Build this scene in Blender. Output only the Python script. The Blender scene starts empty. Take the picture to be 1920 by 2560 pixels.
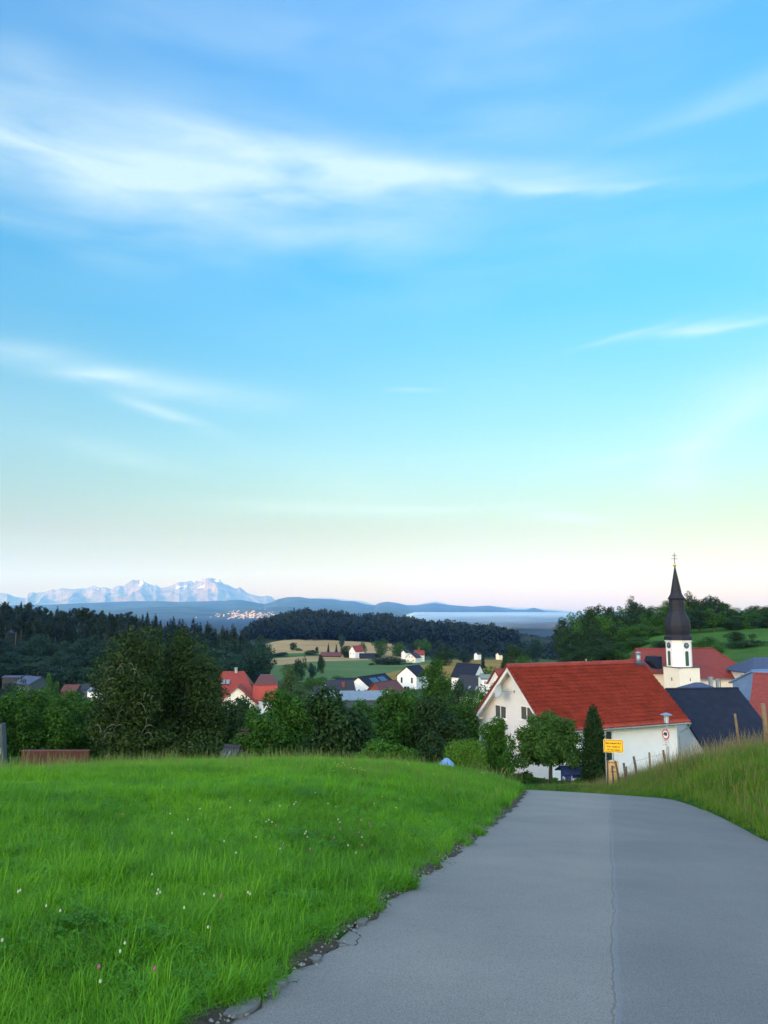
import bpy, math, random
import numpy as np
from mathutils import Vector, Matrix
random.seed(7)
RNG = np.random.default_rng(7)
R = math.radians
sc = bpy.context.scene
col = sc.collection

# ------------------------------------------------------------------ camera
F = 1925.0; PITCH = R(7.4); CAMZ = 1.6
cam = bpy.data.cameras.new("camera"); camo = bpy.data.objects.new("camera", cam); col.objects.link(camo)
camo.location = (0, 0, CAMZ); camo.rotation_euler = (R(90) + PITCH, 0, 0)
cam.sensor_fit = 'HORIZONTAL'; cam.sensor_width = 36; cam.lens = 36 * F / 1920
cam.clip_start = 0.05; cam.clip_end = 200000
sc.camera = camo
def ray(px, py):
    u = (px - 960) / F; v = (1280 - py) / F
    return np.array([u, math.cos(PITCH) - v * math.sin(PITCH), math.sin(PITCH) + v * math.cos(PITCH)])
def P(px, py, Y):                      # the point at depth Y seen at photo pixel px, py
    d = ray(px, py); return Vector(d * Y / d[1] + np.array([0, 0, CAMZ]))
def azel(px, py):
    d = ray(px, py); return math.atan2(d[0], d[1]), math.atan2(d[2], math.hypot(d[0], d[1]))

# ------------------------------------------------------------------ sky, sun, exposure
SUN_EL, SUN_ROT = R(5), R(212)
world = bpy.data.worlds.new("World"); sc.world = world; world.use_nodes = True
wt = world.node_tree; wn = wt.nodes; wl = wt.links
def wmath(op, a, b=None, c=None, clamp=False):
    n = wn.new('ShaderNodeMath'); n.operation = op; n.use_clamp = clamp
    for i, v in enumerate((a, b, c)):
        if v is None: continue
        if isinstance(v, (int, float)): n.inputs[i].default_value = v
        else: wl.new(v, n.inputs[i])
    return n.outputs[0]
sky = wn.new('ShaderNodeTexSky'); sky.sky_type = 'NISHITA'; sky.sun_disc = False
sky.sun_elevation = SUN_EL; sky.sun_rotation = SUN_ROT; sky.air_density = 1.0; sky.dust_density = 0.6
tc = wn.new('ShaderNodeTexCoord')
nrm = wn.new('ShaderNodeVectorMath'); nrm.operation = 'NORMALIZE'; wl.new(tc.outputs['Generated'], nrm.inputs[0])
sep = wn.new('ShaderNodeSeparateXYZ'); wl.new(nrm.outputs[0], sep.inputs[0])
AZ = wmath('ARCTAN2', sep.outputs[0], sep.outputs[1]); EL = wmath('ARCSINE', sep.outputs[2])
ramp = wn.new('ShaderNodeValToRGB'); ramp.color_ramp.interpolation = 'LINEAR'
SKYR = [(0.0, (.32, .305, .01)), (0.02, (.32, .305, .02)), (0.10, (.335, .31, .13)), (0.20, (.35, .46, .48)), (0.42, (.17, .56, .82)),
        (0.66, (.29, .72, 1.15)), (0.80, (2.1, 1.7, 1.45)), (1.0, (4.9, 3.8, 3.0))]  # highest stops, overhead and out of view, raised as added fill light
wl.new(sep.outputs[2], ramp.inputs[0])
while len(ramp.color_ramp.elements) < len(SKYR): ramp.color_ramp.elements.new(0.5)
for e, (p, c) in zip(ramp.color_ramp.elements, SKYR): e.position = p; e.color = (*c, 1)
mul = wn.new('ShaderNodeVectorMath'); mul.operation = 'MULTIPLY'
back = wmath('MULTIPLY_ADD', sep.outputs[1], -1.6, .1, clamp=True)          # dawn side of the sky behind the camera, boosted as added fill light
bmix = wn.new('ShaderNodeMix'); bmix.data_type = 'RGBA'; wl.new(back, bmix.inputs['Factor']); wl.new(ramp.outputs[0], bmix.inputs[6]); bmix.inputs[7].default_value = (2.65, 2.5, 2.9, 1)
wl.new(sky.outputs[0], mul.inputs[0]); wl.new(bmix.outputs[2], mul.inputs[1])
# cirrus streaks: (photo px, py, half length px, half thickness px, tilt deg, strength)
STREAKS = [(160, 365, 640, 80, 0, .85), (600, 350, 360, 66, 4, .70), (380, 425, 600, 34, 0, .45), (1050, 432, 440, 28, 5, .75), (1480, 473, 260, 15, 7, .6),
           (300, 540, 460, 90, 0, .45), (860, 560, 330, 110, 12, .22), (60, 150, 90, 40, 0, .3), (1000, 60, 900, 120, -5, .22), (1250, 300, 300, 150, -25, .22),
           (1830, 240, 220, 28, -10, .30), (1790, 822, 130, 11, -3, .8), (1560, 846, 110, 9, -10, .7), (1690, 832, 110, 10, -8, .6),
           (330, 950, 330, 30, 4, .62), (250, 935, 90, 14, -8, .5), (390, 1027, 90, 15, 16, .62), (470, 1060, 100, 18, 20, .3), (80, 870, 120, 22, 0, .3),
           (1028, 981, 62, 6, -1, .7), (1850, 980, 160, 55, -14, .42), (1790, 1080, 190, 32, -35, .4), (1720, 1180, 60, 90, 10, .32), (1560, 1145, 190, 12, -8, .3),
           (780, 1270, 240, 16, 2, .45), (1080, 1272, 170, 9, 0, .5), (1420, 1290, 90, 9, 3, .7), (1340, 1265, 70, 9, 0, .35), (860, 1230, 170, 50, 5, .25), (320, 1140, 160, 20, 12, .25), (1500, 560, 500, 130, 0, .15)]
coord = wn.new('ShaderNodeCombineXYZ'); wl.new(wmath('MULTIPLY', AZ, 2.0), coord.inputs[0]); wl.new(wmath('MULTIPLY', EL, 9.0), coord.inputs[1])
n1 = wn.new('ShaderNodeTexNoise'); n1.inputs['Scale'].default_value = 2.2; n1.inputs['Detail'].default_value = 7; n1.inputs['Roughness'].default_value = .56; n1.inputs['Distortion'].default_value = .25
wl.new(coord.outputs[0], n1.inputs['Vector'])
n2 = wn.new('ShaderNodeTexNoise'); n2.inputs['Scale'].default_value = 1.1; n2.inputs['Detail'].default_value = 3
wl.new(coord.outputs[0], n2.inputs['Vector'])
wob = wmath('MULTIPLY_ADD', n2.outputs['Fac'], .04, -.02)
wob2 = wmath('MULTIPLY_ADD', n1.outputs['Fac'], .03, -.015)
AZw = wmath('ADD', AZ, wob); ELw = wmath('ADD', wmath('ADD', EL, wmath('MULTIPLY', wob, .25)), wob2)
total = None
for (px, py, hl, ht, tilt, st) in STREAKS:
    a0, e0 = azel(px, py); k = math.cos(e0); c, s = math.cos(R(-tilt)), math.sin(R(-tilt))
    da = wmath('MULTIPLY', wmath('SUBTRACT', AZw, a0), k); de = wmath('SUBTRACT', ELw, e0)
    uu = wmath('MULTIPLY_ADD', da, c * F / hl, wmath('MULTIPLY', de, s * F / hl))
    vv = wmath('MULTIPLY_ADD', da, -s * F / ht, wmath('MULTIPLY', de, c * F / ht))
    q = wmath('MULTIPLY_ADD', uu, uu, wmath('MULTIPLY', vv, vv))
    g = wmath('MULTIPLY', wmath('EXPONENT', wmath('MULTIPLY', q, -1.0)), st)
    total = g if total is None else wmath('ADD', total, g)
tex = wmath('MULTIPLY_ADD', n1.outputs['Fac'], 1.9, -.28, clamp=True)
cm = wmath('MULTIPLY', total, tex, clamp=True)
veil = wmath('MULTIPLY', wmath('MULTIPLY_ADD', n2.outputs['Fac'], 2.4, -1.0, clamp=True), .12)
cm = wmath('MULTIPLY', wmath('ADD', cm, veil, clamp=True), wmath('MULTIPLY', sep.outputs[2], 14.0, clamp=True))
mixc = wn.new('ShaderNodeMix'); mixc.data_type = 'RGBA'
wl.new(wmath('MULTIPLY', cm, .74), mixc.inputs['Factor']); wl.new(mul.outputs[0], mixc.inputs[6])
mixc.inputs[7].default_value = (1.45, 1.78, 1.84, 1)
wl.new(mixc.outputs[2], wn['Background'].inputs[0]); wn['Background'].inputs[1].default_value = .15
sun = bpy.data.lights.new("sun", 'SUN'); sun.energy = 2.0; sun.angle = R(.6); sun.color = (1, .80, .62)
suno = bpy.data.objects.new("sun", sun); col.objects.link(suno)
sd = Vector((math.sin(SUN_ROT) * math.cos(SUN_EL), math.cos(SUN_ROT) * math.cos(SUN_EL), math.sin(SUN_EL)))
suno.rotation_euler = sd.to_track_quat('Z', 'Y').to_euler(); suno.location = (-20, -40, 30)
sc.view_settings.view_transform = 'Standard'; sc.view_settings.look = 'None'; sc.view_settings.gamma = 1
sc.view_settings.exposure = 2.0
sc.cycles.volume_bounces = 1; sc.cycles.max_bounces = 6; sc.cycles.diffuse_bounces = 3; sc.cycles.use_denoising = True
sc.cycles.transparent_max_bounces = 8

# ------------------------------------------------------------------ helpers
def tag(o, label=None, cat=None, group=None, kind=None):
    if label: o['label'] = label
    if cat: o['category'] = cat
    if group: o['group'] = group
    if kind: o['kind'] = kind
    return o
def empty(name, loc=(0, 0, 0), rz=0.0, parent=None):
    o = bpy.data.objects.new(name, None); col.objects.link(o); o.location = loc; o.rotation_euler = (0, 0, rz); o.empty_display_size = .2
    if parent: o.parent = parent
    return o
def link(name, me, mt=None, parent=None, loc=None):
    o = bpy.data.objects.new(name, me); col.objects.link(o)
    if mt and not me.materials: me.materials.append(mt)
    if parent: o.parent = parent
    if loc is not None: o.location = loc
    return o
class MB:
    def __init__(s): s.v = []; s.f = []
    def add(s, vs, fs):
        b = len(s.v); s.v += [tuple(v) for v in vs]; s.f += [tuple(b + i for i in f) for f in fs]; return s
    def box(s, x0, x1, y0, y1, z0, z1):
        return s.add([(x, y, z) for z in (z0, z1) for y in (y0, y1) for x in (x0, x1)],
                     [(0, 2, 3, 1), (4, 5, 7, 6), (0, 1, 5, 4), (2, 6, 7, 3), (0, 4, 6, 2), (1, 3, 7, 5)])
    def tube(s, pts, rad, n=8, cap=True):
        pts = [Vector(p) for p in pts]
        if not hasattr(rad, '__len__'): rad = [rad] * len(pts)
        b = len(s.v); prev = None
        for i, p in enumerate(pts):
            d = (pts[min(i + 1, len(pts) - 1)] - pts[max(i - 1, 0)]).normalized()
            a = Vector((0, 0, 1)) if abs(d.z) < .9 else Vector((1, 0, 0))
            if prev is not None: a = prev
            x = (a - d * a.dot(d)).normalized(); prev = x; y = d.cross(x)
            for k in range(n):
                t = 2 * math.pi * k / n; s.v.append(tuple(p + (x * math.cos(t) + y * math.sin(t)) * rad[i]))
        for i in range(len(pts) - 1):
            for k in range(n):
                s.f.append((b + i * n + k, b + i * n + (k + 1) % n, b + (i + 1) * n + (k + 1) % n, b + (i + 1) * n + k))
        if cap: s.f.append(tuple(b + k for k in reversed(range(n)))); s.f.append(tuple(b + (len(pts) - 1) * n + k for k in range(n)))
        return s
    def lathe(s, prof, n=8, rot=0.0, c=(0, 0)):
        b = len(s.v)
        for (r, z) in prof:
            for k in range(n):
                t = 2 * math.pi * k / n + rot; s.v.append((c[0] + r * math.cos(t), c[1] + r * math.sin(t), z))
        for i in range(len(prof) - 1):
            for k in range(n):
                s.f.append((b + i * n + k, b + i * n + (k + 1) % n, b + (i + 1) * n + (k + 1) % n, b + (i + 1) * n + k))
        s.f.append(tuple(b + k for k in reversed(range(n)))); s.f.append(tuple(b + (len(prof) - 1) * n + k for k in range(n)))
        return s
    def prism(s, poly, axis, a0, a1):     # poly in the two other axes, extruded from a0 to a1
        def pt(p, a):
            return {'x': (a, p[0], p[1]), 'y': (p[0], a, p[1]), 'z': (p[0], p[1], a)}[axis]
        n = len(poly)
        return s.add([pt(p, a0) for p in poly] + [pt(p, a1) for p in poly],
                     [tuple(range(n))[::-1], tuple(range(n, 2 * n))] + [(i, (i + 1) % n, n + (i + 1) % n, n + i) for i in range(n)])
    def mesh(s, name, smooth=False):
        me = bpy.data.meshes.new(name); me.from_pydata(s.v, [], s.f); me.update()
        import bmesh
        bm = bmesh.new(); bm.from_mesh(me); bmesh.ops.recalc_face_normals(bm, faces=bm.faces); bm.to_mesh(me); bm.free()
        if smooth: me.polygons.foreach_set('use_smooth', [True] * len(me.polygons))
        return me
    def build(s, name, mt, parent=None, smooth=False, loc=None): return link(name, s.mesh(name, smooth), mt, parent, loc)
def npmesh(name, V, Fc, attrs=None, smooth=False):
    me = bpy.data.meshes.new(name); V = np.asarray(V, np.float32); Fc = np.asarray(Fc, np.int32); k = Fc.shape[1]
    me.vertices.add(len(V)); me.vertices.foreach_set('co', V.ravel())
    me.loops.add(Fc.size); me.loops.foreach_set('vertex_index', Fc.ravel())
    me.polygons.add(len(Fc)); me.polygons.foreach_set('loop_start', np.arange(0, Fc.size, k, dtype=np.int32))
    if smooth: me.polygons.foreach_set('use_smooth', np.ones(len(Fc), bool))
    me.update(calc_edges=True)
    for (an, dom, typ, data) in (attrs or []):
        a = me.attributes.new(an, typ, dom)
        a.data.foreach_set('color' if 'COLOR' in typ else 'value', np.asarray(data, np.float32).ravel())
    return me

# ------------------------------------------------------------------ materials
def newmat(name):
    m = bpy.data.materials.new(name); m.use_nodes = True; nt = m.node_tree
    return m, nt, nt.nodes['Principled BSDF']
def nz(nt, scale, detail=4, rough=.55, coord='Object', stretch=None):
    t = nt.nodes.new('ShaderNodeTexCoord'); n = nt.nodes.new('ShaderNodeTexNoise')
    n.inputs['Scale'].default_value = scale; n.inputs['Detail'].default_value = detail; n.inputs['Roughness'].default_value = rough
    src = t.outputs[coord]
    if coord == 'World':
        pass
    if stretch:
        mp = nt.nodes.new('ShaderNodeMapping'); mp.inputs['Scale'].default_value = stretch; nt.links.new(src, mp.inputs[0]); src = mp.outputs[0]
    nt.links.new(src, n.inputs['Vector']); return n.outputs['Fac']
def wpos(nt, scale, detail=3, rough=.55):
    g = nt.nodes.new('ShaderNodeNewGeometry'); n = nt.nodes.new('ShaderNodeTexNoise')
    n.inputs['Scale'].default_value = scale; n.inputs['Detail'].default_value = detail; n.inputs['Roughness'].default_value = rough
    nt.links.new(g.outputs['Position'], n.inputs['Vector']); return n.outputs['Fac']
def rampn(nt, fac, stops):
    r = nt.nodes.new('ShaderNodeValToRGB'); nt.links.new(fac, r.inputs[0])
    while len(r.color_ramp.elements) < len(stops): r.color_ramp.elements.new(.5)
    for e, (p, c) in zip(r.color_ramp.elements, stops): e.position = p; e.color = (*c, 1) if len(c) == 3 else c
    return r.outputs[0]
def mixn(nt, fac, a, b, mode='MIX'):
    m = nt.nodes.new('ShaderNodeMix'); m.data_type = 'RGBA'; m.blend_type = mode
    for k, v in ((0, fac), (6, a), (7, b)):
        if isinstance(v, (int, float)): m.inputs[k].default_value = v
        elif isinstance(v, tuple): m.inputs[k].default_value = (*v, 1)
        else: nt.links.new(v, m.inputs[k])
    return m.outputs[2]
def mathn(nt, op, a, b=0.0, clamp=False):
    n = nt.nodes.new('ShaderNodeMath'); n.operation = op; n.use_clamp = clamp
    for i, v in enumerate((a, b)):
        if isinstance(v, (int, float)): n.inputs[i].default_value = v
        else: nt.links.new(v, n.inputs[i])
    return n.outputs[0]
def attr(nt, name, out='Fac'):
    a = nt.nodes.new('ShaderNodeAttribute'); a.attribute_name = name; return a.outputs[out]
def bump(nt, bsdf, h, strength=.3, dist=.02):
    b = nt.nodes.new('ShaderNodeBump'); b.inputs['Strength'].default_value = strength; b.inputs['Distance'].default_value = dist
    nt.links.new(h, b.inputs['Height']); nt.links.new(b.outputs[0], bsdf.inputs['Normal'])
def simple(name, c, rough=.7, var=.12, scale=3, metal=0, bumpy=0, spec=None):
    m, nt, b = newmat(name); n = nz(nt, scale, 5)
    lo = tuple(x * (1 - var) for x in c); hi = tuple(min(1, x * (1 + var)) for x in c)
    nt.links.new(rampn(nt, n, [(.3, lo), (.7, hi)]), b.inputs['Base Color'])
    b.inputs['Roughness'].default_value = rough; b.inputs['Metallic'].default_value = metal
    if spec is not None: b.inputs['Specular IOR Level'].default_value = spec
    if bumpy: bump(nt, b, nz(nt, scale * 12, 4), bumpy)
    return m
def leafmat(name, dark, light, trans=.3, patch=.35, rough=.55):
    m, nt, b = newmat(name)
    f = mathn(nt, 'ADD', mathn(nt, 'MULTIPLY', attr(nt, 'rnd'), .6), mathn(nt, 'MULTIPLY', wpos(nt, patch, 2), .55))
    c = rampn(nt, f, [(.2, dark), (.85, light)])
    oi = nt.nodes.new('ShaderNodeObjectInfo')
    c = mixn(nt, mathn(nt, 'MULTIPLY', oi.outputs['Random'], .35), c, tuple(x * .55 for x in dark))
    nt.links.new(c, b.inputs['Base Color']); b.inputs['Roughness'].default_value = rough; b.inputs['Specular IOR Level'].default_value = .2
    t = nt.nodes.new('ShaderNodeBsdfTranslucent'); nt.links.new(c, t.inputs[0])
    ms = nt.nodes.new('ShaderNodeMixShader'); ms.inputs[0].default_value = trans
    nt.links.new(b.outputs[0], ms.inputs[1]); nt.links.new(t.outputs[0], ms.inputs[2]); nt.links.new(ms.outputs[0], nt.nodes['Material Output'].inputs[0])
    return m
M = {}
M['white_wall'] = simple('white_plaster', (.78, .78, .775), .9, .03, 1.2, bumpy=.05)
M['cream_wall'] = simple('cream_plaster', (.78, .73, .63), .9, .04, .8)
M['white_paint'] = simple('white_paint', (.80, .80, .80), .5, .03)
M['trim_wood'] = simple('painted_rafter_wood', (.72, .70, .64), .6, .06)
M['glass'] = simple('window_glass', (.030, .040, .048), .06, .3, 1.5, spec=.8)
M['curtain_glass'] = simple('dim_glass', (.10, .105, .10), .12, .3, 8, spec=.7)
M['zinc'] = simple('zinc_gutter', (.22, .27, .27), .45, .15, 6, metal=.5)
M['steel'] = simple('galvanised_steel', (.32, .36, .38), .45, .15, 8, metal=.6)
M['lantern_glass'] = simple('lantern_glass', (.50, .58, .60), .25, .15, 6)
M['lamp_metal'] = simple('blue_grey_lamp_metal', (.16, .22, .32), .4, .1, 8)
M['yellow'] = simple('yellow_sign', (.90, .50, .005), .5, .04, 2)
M['black'] = simple('black_print', (.012, .012, .012), .5, .1)
M['brown_print'] = simple('brown_print', (.13, .06, .02), .7, .1)
M['sign_red'] = simple('red_sign_rim', (.50, .012, .02), .4, .05)
M['sign_white'] = simple('white_sign_face', (.78, .78, .80), .4, .03)
M['board'] = simple('plywood_board', (.62, .40, .17), .8, .12, 5)
M['post_wood'] = simple('weathered_post_wood', (.10, .075, .055), .9, .35, 9)
M['post_light'] = simple('pale_post_wood', (.19, .13, .07), .9, .25, 7)
M['bark'] = simple('bark', (.055, .045, .035), .95, .35, 7)
M['bark_pale'] = simple('pale_dead_bark', (.17, .155, .11), .95, .3, 7)
M['pine_bark'] = simple('pine_bark', (.085, .070, .065), .95, .3, 3)
M['copper'] = simple('dark_copper_sheet', (.009, .011, .020), .75, .3, .9, metal=0)
M['gold'] = simple('gilded_metal', (.85, .52, .12), .3, .05, 3, metal=.9)
M['wire'] = simple('fence_wire', (.25, .26, .26), .5, .1, 9, metal=.6)
M['blue_paint'] = simple('blue_painted_wood', (.035, .085, .30), .6, .15, 4)
M['blue_dark'] = simple('dark_blue_roofing', (.02, .035, .11), .6, .2, 4)
M['blue_tarp'] = simple('blue_tarpaulin', (.14, .30, .62), .5, .12, 3)
M['navy_roof'] = simple('dark_blue_grey_roof', (.012, .018, .036), .85, .25, 1.4, spec=.2)
M['slate_blue_roof'] = simple('blue_grey_roof', (.040, .062, .13), .7, .15, 1.2)
M['grey_blue_metal'] = simple('pale_blue_grey_metal_roof', (.16, .21, .27), .5, .12, 1)
M['sky_blue_metal'] = simple('pale_blue_metal_roof', (.11, .19, .34), .5, .12, 1)
M['solar'] = simple('solar_panel_glass', (.022, .040, .085), .18, .2, 2, spec=.7)
M['brown_wood'] = simple('red_brown_cladding', (.19, .045, .025), .8, .15, 3)
M['rust_wall'] = simple('terracotta_wall', (.065, .020, .013), .85, .2, 1.5)
M['grey_panel'] = simple('grey_blue_panel', (.045, .065, .075), .7, .15, 2)
M['dirt'] = simple('roadside_dirt', (.055, .040, .025), .95, .4, 9, bumpy=.5)
M['stone_edge'] = simple('broken_asphalt', (.17, .17, .165), .9, .25, 14, bumpy=.5)
def roofmat(name, c, rows=.34, var=.2, ax=2, sc_=1.0):
    m, nt, b = newmat(name)
    t = nt.nodes.new('ShaderNodeTexCoord'); w = nt.nodes.new('ShaderNodeTexWave'); w.wave_profile = 'SAW'; w.bands_direction = 'Z'
    w.inputs['Scale'].default_value = 1.0 / rows / 2 / sc_ * .63; w.inputs['Distortion'].default_value = .0
    nt.links.new(t.outputs['Object'], w.inputs['Vector'])
    n = nz(nt, 2.2, 6, .65); n2_ = nz(nt, .35, 3)
    base = rampn(nt, n, [(.3, tuple(x * (1 - var) for x in c)), (.7, tuple(x * (1 + var) for x in c))])
    base = mixn(nt, mathn(nt, 'MULTIPLY', n2_, .35), base, tuple(x * .5 for x in c))
    nt.links.new(base, b.inputs['Base Color']); b.inputs['Roughness'].default_value = .65
    bump(nt, b, w.outputs['Fac'], .35, .04)
    return m
M['red_roof'] = roofmat('red_clay_tiles', (.24, .030, .020))
M['red_roof_bright'] = roofmat('bright_red_clay_tiles', (.36, .042, .022))
M['church_roof'] = roofmat('old_red_tiles', (.20, .030, .022), var=.3)
M['dark_tiles'] = roofmat('dark_grey_tiles', (.014, .018, .030))
M['brown_tiles'] = roofmat('brown_red_tiles', (.11, .032, .030))
# leaves
M['leaf_mid'] = leafmat('mid_green_leaves', (.018, .062, .006), (.065, .185, .018))
M['leaf_dark'] = leafmat('dark_green_leaves', (.010, .030, .008), (.034, .085, .020))
M['leaf_fresh'] = leafmat('fresh_green_leaves', (.025, .090, .008), (.085, .23, .02))
M['leaf_olive'] = leafmat('grey_olive_leaves', (.014, .036, .008), (.055, .105, .022))
M['leaf_apple'] = leafmat('dull_green_leaves', (.022, .070, .012), (.085, .20, .035))
M['leaf_blue'] = leafmat('blue_green_leaves', (.010, .034, .022), (.030, .080, .045))
M['leaf_pale'] = leafmat('pale_green_leaves', (.04, .09, .025), (.10, .18, .055))
M['town'] = simple('hazy_town_walls', (.26, .24, .23), .9, .1, .01)
M['far_needle'] = leafmat('far_wood_foliage', (.005, .014, .012), (.010, .026, .018), .05, .02)
M['needle'] = leafmat('dark_conifer_needles', (.006, .018, .010), (.020, .046, .022), .1)
M['thuja'] = leafmat('thuja_scales', (.006, .026, .005), (.020, .062, .010), .15)
M['hedge'] = leafmat('clipped_hedge_leaves', (.04, .12, .006), (.13, .28, .015), .25)

# ------------------------------------------------------------------ terrain height
AX = R(15.8); SA, CA = math.sin(AX), math.cos(AX)
PS = np.array([-2500, -700, -60, 0, 20, 24, 26, 28, 30, 34, 42, 50, 60, 75, 100, 130])
PZ = np.array([330, 112, 9.2, 0, -3.08, -3.70, -4.05, -4.50, -5.0, -6.05, -8.0, -9.30, -10.9, -12.6, -14.8, -17.0])
RS = np.array([-60, 13, 20, 24, 26, 30, 34, 38, 42, 46, 49, 50.3, 51])      # right and left road edges against s
RT = np.array([2.8, 2.75, 2.45, 2.0, 1.6, 1.0, .15, -.7, -1.5, -2.7, -5.5, -10.5, -40.])
LS = np.array([-60, 13, 19, 24, 27, 30, 34, 38, 42, 44.5, 45.5, 46])
LT = np.array([-2.13, -2.13, -2.2, -2.45, -2.8, -3.3, -4.2, -5.4, -7.6, -10., -14., -40.])
def p_s(s):
    e = .7
    return (np.interp(s - e, PS, PZ) + np.interp(s, PS, PZ) + np.interp(s + e, PS, PZ)) / 3
def sm(x, a, b):
    t = np.clip((x - a) / (b - a), 0, 1); return t * t * (3 - 2 * t)
FAZ = np.array([-180, -60, -30, -18, -11, -8, 0, 8, 14, 20, 27, 60, 180.])
FR = np.array([60, 100, 170, 250, 350, 450, 600, 800, 1000, 1200, 1400, 1700, 2500, 5000, 10000, 80000.])
_T = {-30: [-11, -17, -25, -30, -30, -24, -12, -16, -30, -50, -60, -80, -100, -110, -110, -110],
      -18: [-11, -17, -25, -30, -32, -27, -15, -17, -33, -50, -60, -80, -100, -110, -110, -110],
      -11: [-11, -16, -23, -28, -32, -33, -32, -33, -38, -45, -50, -60, -100, -110, -110, -110],
      -8: [-11, -15.5, -22, -27, -31, -35, -40, -43, -41, -36, -28, -22, -100, -110, -110, -110],
      0: [-11, -15.5, -21, -27, -31, -34, -40, -44, -44, -43, -34, -20, -100, -110, -110, -110],
      8: [-11, -15, -20, -26, -30, -31, -37, -44, -50, -50, -48, -45, -100, -110, -110, -110],
      14: [-11, -15, -20, -23, -21, -24, -36, -46, -55, -60, -60, -60, -100, -110, -110, -110],
      20: [-11, -15, -20, -19, -9, -6, -10, -30, -50, -60, -60, -60, -100, -110, -110, -110],
      27: [-11, -15, -18, -16, -7, -4, -8, -30, -50, -60, -60, -60, -100, -110, -110, -110]}
FT = np.array([_T[-30], _T[-30], _T[-30], _T[-18], _T[-11], _T[-8], _T[0], _T[8], _T[14], _T[20], _T[27], _T[27], _T[27]], float)
def far_z(az, r):
    az = np.degrees(az); lr = np.log(np.maximum(r, 1)); LR = np.log(FR)
    i = np.clip(np.searchsorted(FAZ, az) - 1, 0, len(FAZ) - 2); fa = np.clip((az - FAZ[i]) / (FAZ[i + 1] - FAZ[i]), 0, 1); fa = fa * fa * (3 - 2 * fa)
    j = np.clip(np.searchsorted(LR, lr) - 1, 0, len(LR) - 2); fr = np.clip((lr - LR[j]) / (LR[j + 1] - LR[j]), 0, 1)
    return ((FT[i, j] * (1 - fr) + FT[i, j + 1] * fr) * (1 - fa) + (FT[i + 1, j] * (1 - fr) + FT[i + 1, j + 1] * fr) * fa)
BD = np.array([-1, 0, .5, 1, 2, 4, 8, 16, 40]); BZ = np.array([0, 0, .26, .66, 1.2, 1.6, 1.7, 1.3, 0])
BSs = np.array([-60, 4, 12, 20, 30, 38, 44, 50, 54]); BSa = np.array([.5, .5, .8, .95, 1.0, .98, .72, .25, 0])
MT = np.array([-80, -40, -28, -20, -13.7, -9, -6.8, -4.5, -3.2, -2.3, 0]); MZ = np.array([-3.5, -2.3, -1.15, -.42, .18, .5, .55, .42, .2, 0, 0])
def H(x, y, carve=True):
    x = np.asarray(x, float); y = np.asarray(y, float)
    s = x * SA + y * CA; t = x * CA - y * SA; r = np.hypot(x, y); az = np.arctan2(x, y)
    z = p_s(s)
    re = np.interp(s, RS, RT); le = np.interp(s, LS, LT)
    z = z + np.interp(t - re, BD, BZ) * np.interp(s, BSs, BSa) * (t > re)
    mz = np.interp(t - (le + 2.2), MT, MZ)
    z = z + mz * sm(s, -2, 16) * (1 - sm(s, 34, 60))
    z = z - sm(-t, 4, 40) * 2.5 * sm(s, 27, 60) * 0
    z = z + .05 * np.sin(x * .9 + 1.3 * np.sin(y * .7)) * np.sin(y * .8 + x * .3) * ((t > re + .8) | (t < le - .8))
    if carve: z = z - .10 * ((t < re - .03) & (t > le + .03) & (s < 51))
    w = sm(r, 62, 110) * (y > 0) * sm(y, 0, 60)
    back = p_s(s)
    fz = far_z(az, r) + 1.2 * np.sin(x * .013 + 2) * np.sin(y * .011) * sm(r, 150, 400)
    return z * (1 - w) + fz * w
def Hs(x, y): return float(H(np.array([x]), np.array([y]), False)[0])
def ghit(px, py, r0=90, r1=4000):
    d = ray(px, py); hz = math.hypot(d[0], d[1]); rr = np.geomspace(r0, r1, 1600)
    X = d[0] / hz * rr; Y = d[1] / hz * rr; Z = CAMZ + d[2] / hz * rr
    h = H(X, Y, False); k = np.argmax(Z < h)
    if not (Z < h).any(): k = -1
    return X[k], Y[k], h[k]

# ground sheet (polar grid round the camera, out to the horizon)
azs = np.concatenate([np.arange(-180, -34, 4.0), np.arange(-34, 34, .2), np.arange(34, 180, 4.0)])
rs_ = np.geomspace(.6, 54000, 600)
A, Rr = np.meshgrid(np.radians(azs), rs_)
X = Rr * np.sin(A); Y = Rr * np.cos(A); Z = H(X, Y)
nA, nR = len(azs), len(rs_)
V = np.stack([X, Y, Z], -1).reshape(-1, 3); V = np.vstack([V, [[0, 0, -.1]]])
ii, jj = np.meshgrid(np.arange(nR - 1), np.arange(nA), indexing='ij'); j2 = (jj + 1) % nA
Fq = np.stack([ii * nA + jj, ii * nA + j2, (ii + 1) * nA + j2, (ii + 1) * nA + jj], -1).reshape(-1, 4)[:, ::-1]
c0 = len(V) - 1
tri = np.stack([np.full(nA, c0), (np.arange(nA) + 1) % nA, np.arange(nA), np.arange(nA)], -1)
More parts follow.
